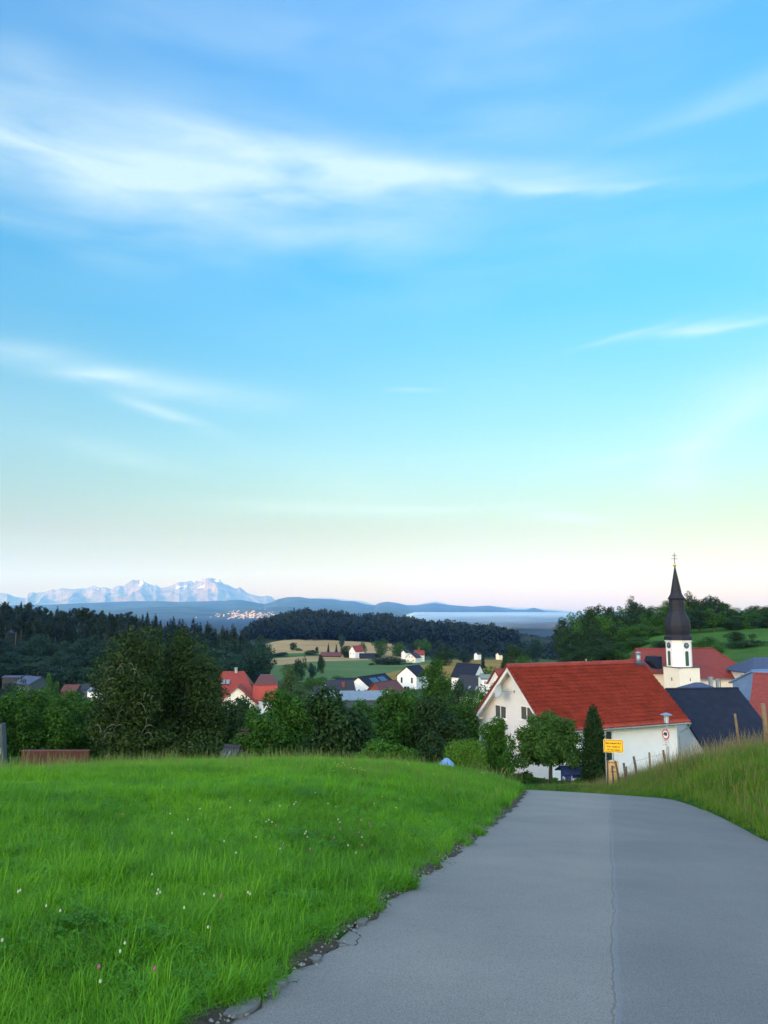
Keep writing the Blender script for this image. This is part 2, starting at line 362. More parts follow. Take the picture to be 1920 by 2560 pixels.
# land cover colour (real albedo: grass, woodland floor, far farmland)
azd = np.degrees(A); Cc = np.zeros(A.shape + (4,)); Cc[..., 3] = 1
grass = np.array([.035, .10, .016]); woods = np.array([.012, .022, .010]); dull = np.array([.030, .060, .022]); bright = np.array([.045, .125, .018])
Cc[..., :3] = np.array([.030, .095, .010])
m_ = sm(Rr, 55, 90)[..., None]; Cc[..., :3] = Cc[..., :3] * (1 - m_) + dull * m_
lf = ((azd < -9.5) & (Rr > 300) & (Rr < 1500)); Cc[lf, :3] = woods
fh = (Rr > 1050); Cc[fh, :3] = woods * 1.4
def blend(mask, colr):
    Cc[..., :3] = Cc[..., :3] * (1 - mask[..., None]) + np.array(colr) * mask[..., None]
blend(sm(azd, 8, 15) * sm(Rr, 170, 260) * (1 - sm(Rr, 800, 1000)), [.048, .115, .022])
blend(sm(azd + 2 * np.sin(Rr * .02), 17.5, 19.5) * sm(Rr, 292, 300) * (1 - sm(Rr, 700, 900)), bright)
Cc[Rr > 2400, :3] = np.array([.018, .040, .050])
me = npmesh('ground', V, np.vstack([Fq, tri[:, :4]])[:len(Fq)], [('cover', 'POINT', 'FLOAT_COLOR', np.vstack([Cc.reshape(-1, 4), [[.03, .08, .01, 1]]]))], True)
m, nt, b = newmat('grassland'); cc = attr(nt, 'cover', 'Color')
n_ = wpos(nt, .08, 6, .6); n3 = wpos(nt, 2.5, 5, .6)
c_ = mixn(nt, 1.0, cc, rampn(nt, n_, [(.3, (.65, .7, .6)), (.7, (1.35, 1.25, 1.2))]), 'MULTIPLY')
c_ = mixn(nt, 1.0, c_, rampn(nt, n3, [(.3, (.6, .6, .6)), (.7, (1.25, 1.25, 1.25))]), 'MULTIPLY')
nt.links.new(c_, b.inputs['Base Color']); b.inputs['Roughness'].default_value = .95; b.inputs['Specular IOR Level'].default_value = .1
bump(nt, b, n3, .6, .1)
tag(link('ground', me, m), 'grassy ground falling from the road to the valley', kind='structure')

# ------------------------------------------------------------------ road
ss = np.concatenate([np.arange(-8, 44, .3), np.arange(44, 51, .12)]); nT = 41
rv = []; tt_ = []; ll_ = []
for s in ss:
    le = float(np.interp(s, LS, LT)); re = float(np.interp(s, RS, RT))
    if s > 45: le = max(le, -30.)
    le += .04 * math.sin(s * 2.1) + .03 * math.sin(s * 5.3 + 1) ; re += .04 * math.sin(s * 1.7 + 2)
    z = float(p_s(s))
    for k in range(nT):
        f = k / (nT - 1); t = le * (1 - f) + re * f
        x = s * SA + t * CA; y = s * CA - t * SA
        rv.append((x, y, z - .03 * (abs(f - .5) * 2) ** 2 * .6)); tt_.append(t); ll_.append(min(t - le, re - t))
ii, jj = np.meshgrid(np.arange(len(ss) - 1), np.arange(nT - 1), indexing='ij')
Fq = np.stack([ii * nT + jj, ii * nT + jj + 1, (ii + 1) * nT + jj + 1, (ii + 1) * nT + jj], -1).reshape(-1, 4)
me = npmesh('road', rv, Fq, [('lat', 'POINT', 'FLOAT', tt_), ('edge', 'POINT', 'FLOAT', ll_)], True)
m, nt, b = newmat('asphalt')
lat = attr(nt, 'lat'); edge = attr(nt, 'edge')
fine = wpos(nt, 95, 3, .75); mid = wpos(nt, 1.1, 4); big = wpos(nt, .3, 3); vor = nt.nodes.new('ShaderNodeTexVoronoi'); vor.inputs['Scale'].default_value = 70
g = nt.nodes.new('ShaderNodeNewGeometry'); nt.links.new(g.outputs['Position'], vor.inputs['Vector'])
base = rampn(nt, fine, [(.32, (.120, .114, .112)), (.50, (.205, .196, .190)), (.68, (.29, .278, .268))])
base = mixn(nt, 1.0, base, rampn(nt, big, [(.3, (.84, .85, .87)), (.7, (1.14, 1.11, 1.07))]), 'MULTIPLY')
spk = mathn(nt, 'LESS_THAN', vor.outputs['Distance'], .16)
base = mixn(nt, mathn(nt, 'MULTIPLY', spk, .45), base, (.34, .33, .31))
wobble = mathn(nt, 'MULTIPLY', mathn(nt, 'SUBTRACT', wpos(nt, 1.3, 6, .65), .5), .16)
lt = mathn(nt, 'ADD', lat, wobble)
lane = mathn(nt, 'GREATER_THAN', lt, 0.0)
base = mixn(nt, 1.0, base, rampn(nt, mid, [(.3, (.92, .92, .93)), (.7, (1.07, 1.06, 1.05))]), 'MULTIPLY')
base = mixn(nt, mathn(nt, 'MULTIPLY', mathn(nt, 'LESS_THAN', wpos(nt, 7, 5, .7), .36), .16), base, (.07, .07, .07))
base = mixn(nt, lane, base, mixn(nt, 1.0, base, (.80, .83, .88), 'MULTIPLY'))
seam = mathn(nt, 'LESS_THAN', mathn(nt, 'ABSOLUTE', mathn(nt, 'ADD', lt, -.012)), .014)
base = mixn(nt, mathn(nt, 'MULTIPLY', seam, .5), base, (.18, .20, .23))
dk = mathn(nt, 'LESS_THAN', mathn(nt, 'ABSOLUTE', mathn(nt, 'ADD', lt, .018)), .007)
base = mixn(nt, mathn(nt, 'MULTIPLY', dk, .4), base, (.05, .05, .05))
vc = nt.nodes.new('ShaderNodeTexVoronoi'); vc.feature = 'DISTANCE_TO_EDGE'; vc.inputs['Scale'].default_value = 2.3; vc.inputs['Randomness'].default_value = 1
dist_ = nt.nodes.new('ShaderNodeVectorMath'); dist_.operation = 'ADD'
nn = nt.nodes.new('ShaderNodeTexNoise'); nn.inputs['Scale'].default_value = 5; nt.links.new(g.outputs['Position'], nn.inputs['Vector'])
scl = nt.nodes.new('ShaderNodeVectorMath'); scl.operation = 'SCALE'; scl.inputs['Scale'].default_value = .25
nt.links.new(nn.outputs['Color'], scl.inputs[0]); nt.links.new(g.outputs['Position'], dist_.inputs[0]); nt.links.new(scl.outputs[0], dist_.inputs[1]); nt.links.new(dist_.outputs[0], vc.inputs['Vector'])
crk = mathn(nt, 'LESS_THAN', vc.outputs['Distance'], .014)
emask = mathn(nt, 'LESS_THAN', mathn(nt, 'ADD', edge, mathn(nt, 'MULTIPLY', wpos(nt, .9, 2), .5)), .34)
lmask = mathn(nt, 'LESS_THAN', lat, -1.2)
crk = mathn(nt, 'MULTIPLY', mathn(nt, 'MULTIPLY', crk, emask), lmask)
base = mixn(nt, crk, base, (.018, .016, .014))
nt.links.new(base, b.inputs['Base Color']); b.inputs['Roughness'].default_value = .88
bump(nt, b, mathn(nt, 'ADD', fine, mathn(nt, 'MULTIPLY', crk, -3.0)), .35, .006)
tag(link('road', me, m), 'narrow grey asphalt road running downhill with a lengthwise seam', kind='structure')
# crumbling verge soil strip and broken slabs at the left edge
vv_ = []
es = np.arange(-2, 30, .12)
for s in es:
    le = float(np.interp(s, LS, LT)); w_ = .22 + .06 * math.sin(s * 1.9) + .05 * math.sin(s * 7)
    for t, dz in ((le - w_, .015), (le - w_ * .4, .03), (le + .05 + .05 * math.sin(s * 4.7) + .03 * math.sin(s * 13), .010)):
        x = s * SA + t * CA; y = s * CA - t * SA
        vv_.append((x, y, float(H(np.array([x]), np.array([y]), False)[0]) + dz - (.02 if dz == .010 else 0)))
Fq = [(i * 3 + k, i * 3 + k + 1, i * 3 + k + 4, i * 3 + k + 3) for i in range(len(es) - 1) for k in range(2)]
tag(link('verge_soil', npmesh('verge_soil', vv_, Fq, None, True), M['dirt']), 'strip of bare brown soil between the asphalt and the meadow', kind='structure')
def st(s, t, dz=0, carve=False):
    x = s * SA + t * CA; y = s * CA - t * SA
    return Vector((x, y, Hs(x, y) + dz))
rr_ = random.Random(5)
for i, (spx, spy, L, W) in enumerate([(606, 2518, .36, .15), (672, 2478, .17, .12), (702, 2458, .14, .08), (790, 2398, .16, .07), (905, 2306, .20, .08)]):
    gx, gy, _z = ghit(spx, spy, 1.5, 20); s = gx * SA + gy * CA; t = gx * CA - gy * SA
    n = 9; pts = []
    for k in range(n):
        a = 2 * math.pi * k / n; q = .8 + .35 * rr_.random()
        pts.append((s + L / 2 * q * math.cos(a), t + W / 2 * q * math.sin(a)))
    mb = MB(); c = st(s, t)
    top = [st(a, b_, .012 + .006 * rr_.random()) - c for a, b_ in pts]; bot = [st(a + .01, b_, -.04) - c for a, b_ in pts]
    mb.add(top + bot, [tuple(range(n))] + [(k, k + n, (k + 1) % n + n, (k + 1) % n) for k in range(n)])
    o = mb.build('asphalt_slab', M['stone_edge'], loc=c)
    tag(o, ['large flat broken asphalt slab at the lower end of the left road edge', 'second broken asphalt slab beside the largest at the road edge',
            'small broken asphalt piece just past the two larger slabs', 'thin asphalt sliver at the cracked left road edge', 'farthest thin asphalt sliver along the left road edge'][i], 'asphalt slab', 'broken asphalt pieces at the road edge')
# crumbs of gravel and asphalt lying along the broken left edge
vg_ = []; fg_ = []; rg = random.Random(12)
for i in range(1500):
    s = 1.6 + 16 * rg.random() ** 1.6; t = float(np.interp(s, LS, LT)) + rg.gauss(-.06, .09); r = rg.uniform(.004, .014) * (1.6 if rg.random() < .08 else 1)
    c = st(s, t, .012); b0 = len(vg_)
    for k in range(5): a = k * 1.2566 + rg.random(); vg_.append((c.x + r * math.cos(a), c.y + r * math.sin(a), c.z - .004))
    vg_.append((c.x, c.y, c.z + r * .7)); fg_ += [(b0 + k, b0 + (k + 1) % 5, b0 + 5) for k in range(5)]
tag(link('verge_gravel', npmesh('verge_gravel', vg_, fg_), simple('gravel', (.22, .21, .19), .9, .35, 40)), 'loose grey gravel crumbs along the broken road edge', 'gravel', kind='stuff')
#GRASS
# ------------------------------------------------------------------ grass, as instanced tufts on one object per meadow
def tuft(name, n, rad, hmin, hmax, wid, lean=.5, seeds=0, seg=4, rs=0):
    r = np.random.default_rng(rs); V = []; Fc = []; rnd = []
    for i in range(n):
        a = r.uniform(0, 6.283); q = rad * math.sqrt(r.random()); bx, by = q * math.cos(a), q * math.sin(a)
        h = r.uniform(hmin, hmax); d = r.uniform(0, 6.283); ln = h * lean * r.uniform(.2, 1.3); w = wid * r.uniform(.6, 1.3)
        px, py = -math.sin(d), math.cos(d); b0 = len(V); rv_ = r.random()
        isseed = i < seeds
        if isseed: h *= 1.35; ln *= .5; w *= .45
        for k in range(seg + 1):
            f = k / seg; x = bx + math.cos(d) * ln * f ** 2; y = by + math.sin(d) * ln * f ** 2
            z = h * (f - .30 * (ln / h) * f ** 3); ww = w * (1 - f) ** .6 * .5 + .0002
            if isseed and f > .6: ww = w * 2.0 * (1.05 - f) / .4 + .0003
            V.append((x - px * ww, y - py * ww, z)); V.append((x + px * ww, y + py * ww, z))
        for k in range(seg):
            Fc.append((b0 + 2 * k, b0 + 2 * k + 1, b0 + 2 * k + 3, b0 + 2 * k + 2)); rnd.append(rv_ * .45 + (.55 if isseed else 0) * 1.0 + .0)
    return npmesh(name, V, Fc, [('rnd', 'FACE', 'FLOAT', rnd)], True)
def leaftuft(name, n, rad, h, size, rs=0):      # clover and herbs: small round leaves on short stalks
    r = np.random.default_rng(rs); V = []; Fc = []; rnd = []
    for i in range(n):
        a = r.uniform(0, 6.283); q = rad * math.sqrt(r.random()); x, y = q * math.cos(a), q * math.sin(a); z = h * r.uniform(.4, 1); rv_ = r.random() * .3
        for j in range(3):
            t = a + j * 2.09; cx, cy = x + math.cos(t) * size * .6, y + math.sin(t) * size * .6; b0 = len(V)
            for (u, v) in ((-.5, 0), (0, -.45), (.5, 0), (0, .45)):
                V.append((cx + math.cos(t) * u * size - math.sin(t) * v * size, cy + math.sin(t) * u * size + math.cos(t) * v * size, z + r.uniform(-.2, .2) * size))
            Fc.append((b0, b0 + 1, b0 + 2, b0 + 3)); rnd.append(rv_)
    return npmesh(name, V, Fc, [('rnd', 'FACE', 'FLOAT', rnd)], False)
def grassmat(name, c0_, c1_, c2_, tan, amt_tan=.25):
    m, nt, b = newmat(name); oi = nt.nodes.new('ShaderNodeObjectInfo'); rnd = attr(nt, 'rnd')
    f = mathn(nt, 'ADD', mathn(nt, 'MULTIPLY', wpos(nt, .55, 4, .6), .75), mathn(nt, 'ADD', mathn(nt, 'MULTIPLY', oi.outputs['Random'], .18), mathn(nt, 'MULTIPLY', rnd, .35)))
    c = rampn(nt, f, [(.30, c0_), (.55, c1_), (.88, c2_)])
    big = wpos(nt, .16, 2)
    c = mixn(nt, mathn(nt, 'MULTIPLY', mathn(nt, 'SUBTRACT', big, .5, True), 1.6, True), c, tuple(x * k for x, k in zip(c1_, (1.5, 1.05, .8))))
    c = mixn(nt, mathn(nt, 'GREATER_THAN', rnd, .56), c, tan)
    c = mixn(nt, mathn(nt, 'MULTIPLY', mathn(nt, 'LESS_THAN', rnd, .05), amt_tan), c, tan)
    nt.links.new(c, b.inputs['Base Color']); b.inputs['Roughness'].default_value = .5; b.inputs['Specular IOR Level'].default_value = .25
    t = nt.nodes.new('ShaderNodeBsdfTranslucent'); nt.links.new(c, t.inputs[0]); ms = nt.nodes.new('ShaderNodeMixShader'); ms.inputs[0].default_value = .35
    nt.links.new(b.outputs[0], ms.inputs[1]); nt.links.new(t.outputs[0], ms.inputs[2]); nt.links.new(ms.outputs[0], nt.nodes['Material Output'].inputs[0])
    return m
M['grass'] = grassmat('meadow_grass', (.046, .160, .003), (.105, .33, .006), (.22, .47, .014), (.17, .22, .06))
M['grass_bank'] = grassmat('bank_grass', (.040, .125, .005), (.090, .24, .008), (.18, .33, .018), (.25, .20, .075), .6)
M['grass_dry'] = grassmat('tall_dry_grass', (.05, .085, .015), (.10, .13, .03), (.16, .16, .05), (.30, .24, .10), 1)
M['herb'] = grassmat('herb_leaves', (.040, .16, .005), (.070, .27, .007), (.12, .36, .012), (.1, .1, .03), 0)
def scatter(name, pts, rot, scl, idx, tufts, label):
    V = np.asarray(pts, np.float32); me = bpy.data.meshes.new(name); me.vertices.add(len(V)); me.vertices.foreach_set('co', V.ravel())
    for an, typ, d in (('rz', 'FLOAT', rot), ('sc', 'FLOAT', scl), ('id', 'INT', idx)):
        a = me.attributes.new(an, typ, 'POINT'); a.data.foreach_set('value', np.asarray(d, np.int32 if typ == 'INT' else np.float32))
    o = link(name, me)
    ng = bpy.data.node_groups.new(name, 'GeometryNodeTree')
    ng.interface.new_socket('Geometry', in_out='INPUT', socket_type='NodeSocketGeometry'); ng.interface.new_socket('Geometry', in_out='OUTPUT', socket_type='NodeSocketGeometry')
    N, L = ng.nodes, ng.links; gi = N.new('NodeGroupInput'); go = N.new('NodeGroupOutput')
    jn = N.new('GeometryNodeJoinGeometry')
    for tm in reversed(tufts):
        to = bpy.data.objects.new(tm.name + '_source', tm)
        oi = N.new('GeometryNodeObjectInfo'); oi.inputs['Object'].default_value = to; oi.inputs['As Instance'].default_value = True
        L.new(oi.outputs['Geometry'], jn.inputs[0])
    iop = N.new('GeometryNodeInstanceOnPoints'); L.new(gi.outputs[0], iop.inputs['Points']); L.new(jn.outputs[0], iop.inputs['Instance'])
    iop.inputs['Pick Instance'].default_value = True
    def na(nm, typ):
        n = N.new('GeometryNodeInputNamedAttribute'); n.data_type = typ; n.inputs['Name'].default_value = nm; return [x for x in n.outputs if x.enabled and x.name == 'Attribute'][0]
    L.new(na('id', 'INT'), iop.inputs['Instance Index'])
    cx = N.new('ShaderNodeCombineXYZ'); L.new(na('rz', 'FLOAT'), cx.inputs[2]); L.new(cx.outputs[0], iop.inputs['Rotation'])
    L.new(na('sc', 'FLOAT'), iop.inputs['Scale']); L.new(iop.outputs[0], go.inputs[0])
    md = o.modifiers.new('tufts', 'NODES'); md.node_group = ng
    return tag(o, label, 'grass', kind='stuff')
def setmat(me, m):
    me.materials.append(m); return me
def band(r0, r1, a0, a1, dens, g):
    n = int((r1 ** 2 - r0 ** 2) * R(a1 - a0) / 2 * dens); r = np.sqrt(g.uniform(r0 ** 2, r1 ** 2, n)); a = np.radians(g.uniform(a0, a1, n))
    return r * np.sin(a), r * np.cos(a)
def vnoise(x, y, k, seed=0):
    return (np.sin(x * k + seed) * np.cos(y * k * 1.1 + seed * 2) + .6 * np.sin(x * k * 2.3 + y * k * 1.7 + seed) + .4 * np.sin(y * k * 3.9 - x * k * 2.1)) / 2
g = np.random.default_rng(3)
TN = [setmat(tuft('grass_tuft', 26, .09, .06, .17, .0052, 1.25, 0, 5, i), M['grass']) for i in range(4)] + \
     [setmat(tuft('grass_tuft', 20, .07, .12, .26, .0055, .8, 0, 5, 9), M['grass'])] + \
     [setmat(leaftuft('clover_tuft', 26, .13, .13, .022, 4), M['herb'])]
TF = [setmat(tuft('grass_tuft_far', 34, .20, .10, .24, .009, .9, 0, 3, 20 + i), M['grass']) for i in range(4)]
TF.append(setmat(tuft('grass_tuft_tall', 14, .2, .22, .42, .006, .45, 5, 4, 77), M['grass']))
X_, Y_, I_, S_ = [], [], [], []
for (r0, r1, dens) in ((1.6, 5, 520), (5, 9, 300), (9, 16, 150)):
    x, y = band(r0, r1, -38, 16, dens, g); s = x * SA + y * CA; t = x * CA - y * SA
    off = -.03 + .12 * np.sin(s * 1.9) ** 2 + .08 * np.sin(s * 5.1)
    ok = t < np.interp(s, LS, LT) - off; x, y = x[ok], y[ok]
    nv = vnoise(x, y, 1.3, 1); id_ = g.integers(0, 4, len(x)); id_[(nv > .3) & (g.random(len(x)) < .12)] = 5; id_[g.random(len(x)) < .14] = 4
    X_.append(x); Y_.append(y); I_.append(id_); S_.append(g.uniform(.7, 1.15, len(x)) * (1 + .34 * vnoise(x, y, .8, 3)))
for (r0, r1, dens) in ((16, 24, 75), (24, 36, 50)):
    x, y = band(r0, r1, -38, 16, dens, g); s = x * SA + y * CA; t = x * CA - y * SA
    ok = (t < np.interp(s, LS, LT) - .16) & (s < 44); x, y = x[ok], y[ok]
    X_.append(x); Y_.append(y); I_.append(np.where(g.random(len(x)) < .10, 10, g.integers(6, 10, len(x)))); S_.append(g.uniform(.7, 1.15, len(x)) * (1 + .25 * vnoise(x, y, .6, 3)))
x = np.concatenate(X_); y = np.concatenate(Y_); id_ = np.concatenate(I_); s_ = np.concatenate(S_)
scatter('meadow_grass', np.stack([x, y, H(x, y, False) - .01], -1), g.uniform(0, 6.28, len(x)), s_, id_, TN + TF, 'lush green meadow grass left of the road')
# bank on the right: short near the road, tall and dry along the top
TB = [setmat(tuft('bank_tuft', 26, .16, .12, .34, .007, .8, 1, 4, 40 + i), M['grass_bank']) for i in range(3)]
TT = [setmat(tuft('tall_tuft', 22, .20, .25, .70, .007, .7, 2, 5, 50 + i), M['grass_bank']) for i in range(2)] + [setmat(tuft('dry_tuft', 20, .20, .35, .85, .007, .6, 7, 5, 60 + i), M['grass_dry']) for i in range(3)]
x, y = band(9, 58, 10, 42, 42, g); s = x * SA + y * CA; t = x * CA - y * SA; d = t - np.interp(s, RS, RT)
ok = (d > .06) & (d < 14) & (s < 49); x, y, s, d = x[ok], y[ok], s[ok], d[ok]
tall = sm(d + .35 * vnoise(x, y, .9, 5), 2.0 - 1.4 * sm(s, 22, 34), 3.6 - 1.9 * sm(s, 22, 34)); pick = g.random(len(x))
id_ = g.integers(0, 3, len(x)); dry = sm(vnoise(x, y, .5, 8) + .9 * sm(s, 20, 30) + .15, .2, 1.0)
tl = pick < tall; id_[tl] = np.where(g.random(tl.sum()) < .06 + .22 * dry[tl], g.integers(5, 8, tl.sum()), g.integers(3, 5, tl.sum()))
sc_ = g.uniform(.65, 1.15, len(x)); sc_[tl & (s > 36)] *= .8; sc_[~tl] *= 1 + .4 * tall[~tl]
sc_ *= 1 - .45 * sm(s, 41, 47)
scatter('bank_grass', np.stack([x, y, H(x, y, False) - .02], -1), g.uniform(0, 6.28, len(x)), sc_, id_, TB + TT, 'green verge grass turning tall and dry along the top of the right bank')
# ------------------------------------------------------------------ fields on the far slope
def fieldmat(name, c, c2, sc_=.02):
    m, nt, b = newmat(name); f = mathn(nt, 'ADD', mathn(nt, 'MULTIPLY', wpos(nt, sc_, 5, .6), .7), mathn(nt, 'MULTIPLY', wpos(nt, .25, 4, .6), .3))
    nt.links.new(rampn(nt, f, [(.35, c), (.65, c2)]), b.inputs['Base Color']); b.inputs['Roughness'].default_value = .95; b.inputs['Specular IOR Level'].default_value = .05; return m
M['wheat'] = fieldmat('ripe_wheat', (.29, .20, .095), (.40, .29, .15)); M['pasture'] = fieldmat('pale_pasture', (.065, .125, .045), (.11, .17, .065))
M['golden'] = fieldmat('golden_field', (.19, .135, .035), (.30, .20, .06)); M['pasture2'] = fieldmat('green_pasture', (.045, .11, .035), (.075, .15, .05))
def field(name, label, mt, tops, bots, lift=.35, rmax=1500):
    x0, x1 = max(tops[0][0], bots[0][0]), min(tops[-1][0], bots[-1][0]); cols = int((x1 - x0) / 6) + 1; V = []; nr = 24
    for i in range(cols + 1):
        px = x0 + (x1 - x0) * i / cols; yt = np.interp(px, *zip(*tops)); yb = np.interp(px, *zip(*bots))
        a = ghit(px, yt, 120, rmax); b = ghit(px, yb, 120, rmax)
        for k in range(nr + 1):
            f = k / nr; x = a[0] * (1 - f) + b[0] * f; y = a[1] * (1 - f) + b[1] * f; V.append((x, y, Hs(x, y) + lift))
    Fq = [(i * (nr + 1) + k, i * (nr + 1) + k + 1, (i + 1) * (nr + 1) + k + 1, (i + 1) * (nr + 1) + k) for i in range(cols) for k in range(nr)]
    tag(link(name, npmesh(name, V, Fq, None, True), mt), label, kind='structure')
field('wheat_field', 'ripe tan wheat field below the far wood', M['wheat'], [(640, 1618), (680, 1606), (720, 1599), (800, 1600), (880, 1604), (1010, 1612)], [(640, 1668), (700, 1664), (780, 1655), (1010, 1648)])
field('pasture', 'pale green pasture below the farm', M['pasture'], [(640, 1669), (760, 1658), (830, 1650), (1000, 1650), (1140, 1652)], [(640, 1700), (830, 1712), (960, 1712), (1140, 1712)], .3)
field('hay_strip', 'green strip between two tan fields', M['pasture2'], [(640, 1636), (760, 1634), (830, 1640)], [(640, 1650), (760, 1642), (830, 1642)], .6)
field('golden_field', 'golden brown field behind the dark-roofed houses', M['golden'], [(900, 1702), (1000, 1678), (1060, 1664), (1120, 1652), (1300, 1650)], [(900, 1712), (1000, 1712), (1180, 1700), (1300, 1690)], .6)

# ------------------------------------------------------------------ distant ranges
def prof(pts):
    return [a for a, b in pts], [b for a, b in pts]
def ridge(name, label, pts, Y, depth_f, depth_b, zbot, mt, rough=.12, step=2.0, rs=0, gul=1.0, nrow=26, jag=0):
    xs_, ys_ = prof(pts); pxs = np.arange(xs_[0], xs_[-1] + .1, step); r = np.random.default_rng(rs); ph = r.uniform(0, 6, 24); fr = r.uniform(.6, 1.6, 24)
    V = []; n = len(pxs); rows = np.concatenate([np.linspace(-1, 0, nrow), np.linspace(.12, 1, 6)])
    yt = np.interp(pxs, xs_, ys_) + (jag * (r.random(n) - .5) if jag else 0)
    D = np.array([ray(px, y) for px, y in zip(pxs, yt)]); crest = CAMZ + D[:, 2] / D[:, 1] * Y; lat = D[:, 0] / D[:, 1]
    for f in rows:
        Yd = Y + (f * depth_f if f < 0 else f * depth_b)
        sh = (1 - abs(f)) ** (1.05 if f < 0 else .7); X = lat * Yd
        nse = sum(np.sin(X / (depth_f) * 9 * fr[k] * 1.5 ** (k % 6) + ph[k] + f * 3 * fr[k] * (k % 5)) / 1.6 ** (k % 6) for k in range(18)) / 6
        rdg = 1 - np.abs(nse) * 1.6
        z = zbot + (crest - zbot) * sh; amp = rough * (crest - zbot) * min(1, abs(f) * 5) * (1 - abs(f)) * gul
        z = z - amp * (1 - rdg)
        V.append(np.stack([X, np.full(n, Yd), z], -1))
    V = np.array(V); nr = len(rows)
    ii, jj = np.meshgrid(np.arange(nr - 1), np.arange(n - 1), indexing='ij')
    Fq = np.stack([ii * n + jj, ii * n + jj + 1, (ii + 1) * n + jj + 1, (ii + 1) * n + jj], -1).reshape(-1, 4)
    return tag(link(name, npmesh(name, V.reshape(-1, 3), Fq, None, False), mt), label, kind='structure')
m, nt, b = newmat('alpine_rock_and_snow'); g_ = nt.nodes.new('ShaderNodeNewGeometry'); sp_ = nt.nodes.new('ShaderNodeSeparateXYZ'); nt.links.new(g_.outputs['Position'], sp_.inputs[0])
nn1 = wpos(nt, .0018, 6, .65); hgt = mathn(nt, 'MULTIPLY', mathn(nt, 'SUBTRACT', sp_.outputs[2], 900), 1 / 1100)
snow = mathn(nt, 'GREATER_THAN', mathn(nt, 'ADD', nn1, mathn(nt, 'MULTIPLY', hgt, .20)), .725)
c = rampn(nt, wpos(nt, .0011, 6, .6), [(.35, (.09, .085, .09)), (.65, (.24, .20, .18))])
nt.links.new(mixn(nt, snow, c, (.85, .85, .85)), b.inputs['Base Color']); b.inputs['Roughness'].default_value = .9; bump(nt, b, wpos(nt, .0022, 7, .7), 1.0, 420); M['alps'] = m
M['foothill'] = fieldmat('wooded_foothill', (.020, .040, .025), (.07, .10, .05), .0012)
M['foothill2'] = fieldmat('pale_mountain', (.16, .17, .16), (.30, .29, .27), .0012)
ALP = [(-160, 1478), (-80, 1486), (0, 1482), (17, 1484), (39, 1492), (64, 1495), (69, 1483), (81, 1480), (90, 1482), (112, 1480), (131, 1473), (140, 1475), (154, 1470), (185, 1473), (200, 1471), (216, 1471), (231, 1465), (240, 1467), (251, 1470), (262, 1468), (276, 1473), (293, 1464), (309, 1465), (320, 1457), (332, 1449), (338, 1452), (347, 1450), (355, 1449), (362, 1455), (374, 1461), (384, 1463), (390, 1461), (401, 1470), (415, 1468), (428, 1463), (440, 1458), (448, 1455), (460, 1456), (471, 1453), (498, 1451), (510, 1446), (521, 1441), (530, 1445), (540, 1447), (545, 1444), (552, 1452), (559, 1460), (570, 1462), (579, 1467), (590, 1472), (600, 1467), (608, 1474), (617, 1482), (640, 1489), (655, 1492), (666, 1489), (678, 1491), (688, 1500), (720, 1512)]
ridge('alpine_mountains', 'jagged pale mountain range with snow patches', ALP, 44000, 7000, 5000, -100, M['alps'], .42, 1.5, 3, 1.0, 44, 1.2)
ridge('far_mountains', 'pale far hills behind the blue foothills', [(740, 1503), (780, 1496), (800, 1494), (830, 1495), (870, 1500), (905, 1502), (935, 1512), (1020, 1515), (1080, 1504), (1090, 1503), (1130, 1513), (1180, 1516), (1300, 1519), (1350, 1521), (1440, 1529)], 40000, 5000, 3000, -100, M['foothill2'], .15, 3, 5)
ridge('foothills', 'blue rounded foothills below the high mountains', [(-160, 1512), (0, 1514), (60, 1512), (120, 1512), (160, 1510), (230, 1507), (280, 1505), (330, 1503), (400, 1503), (450, 1505), (540, 1502), (560, 1502), (590, 1499), (610, 1501), (660, 1510), (680, 1505), (694, 1498), (717, 1493), (748, 1492), (771, 1496), (800, 1497), (833, 1498), (856, 1502), (887, 1503), (918, 1511), (937, 1513), (949, 1507), (968, 1504), (991, 1507), (1018, 1513), (1042, 1513), (1060, 1510), (1088, 1507), (1119, 1512), (1180, 1517), (1200, 1515), (1222, 1514), (1251, 1518), (1287, 1524), (1316, 1524), (1334, 1519), (1363, 1527), (1403, 1529), (1470, 1532)], 24000, 9500, 3000, -100, M['foothill'], .30, 3, 8, 1.0, 30)
ridge('near_foothills', 'lower blue slope with the lakeside town', [(-160, 1530), (100, 1528), (250, 1526), (380, 1518), (470, 1516), (560, 1524), (640, 1520), (720, 1516), (800, 1530), (880, 1540), (960, 1548)], 17000, 5500, 2500, -105, M['foothill'], .25, 3, 9, 1.0, 24)
# lakeside town: specks of pale buildings on the slope, far too many to count
mb = MB(); r_ = random.Random(6)
from mathutils.bvhtree import BVHTree
tb_ = bpy.data.objects['near_foothills'].data; bvh = BVHTree.FromPolygons([v.co for v in tb_.vertices], [tuple(p.vertices) for p in tb_.polygons])
for i in range(170):
    if i < 180: px, py = r_.gauss(618, 34), r_.gauss(1538, 6)
    elif i < 230: px, py = r_.gauss(672, 14), r_.gauss(1534, 4)
    else: px, py = r_.gauss(590, 40), r_.gauss(1551, 7)
    hit_ = bvh.ray_cast(Vector((0, 0, CAMZ)), Vector(ray(px, py)).normalized())
    if hit_[0] is None: continue
    p = hit_[0]; w = r_.uniform(7, 17); h = r_.uniform(7, 15)
    mb.box(p.x - w, p.x + w, p.y, p.y + 25, p.z - h * .3, p.z + h)
tag(mb.build('lakeside_town', M['town']), 'specks of a pale town on the far lake shore slope', 'town', kind='stuff')

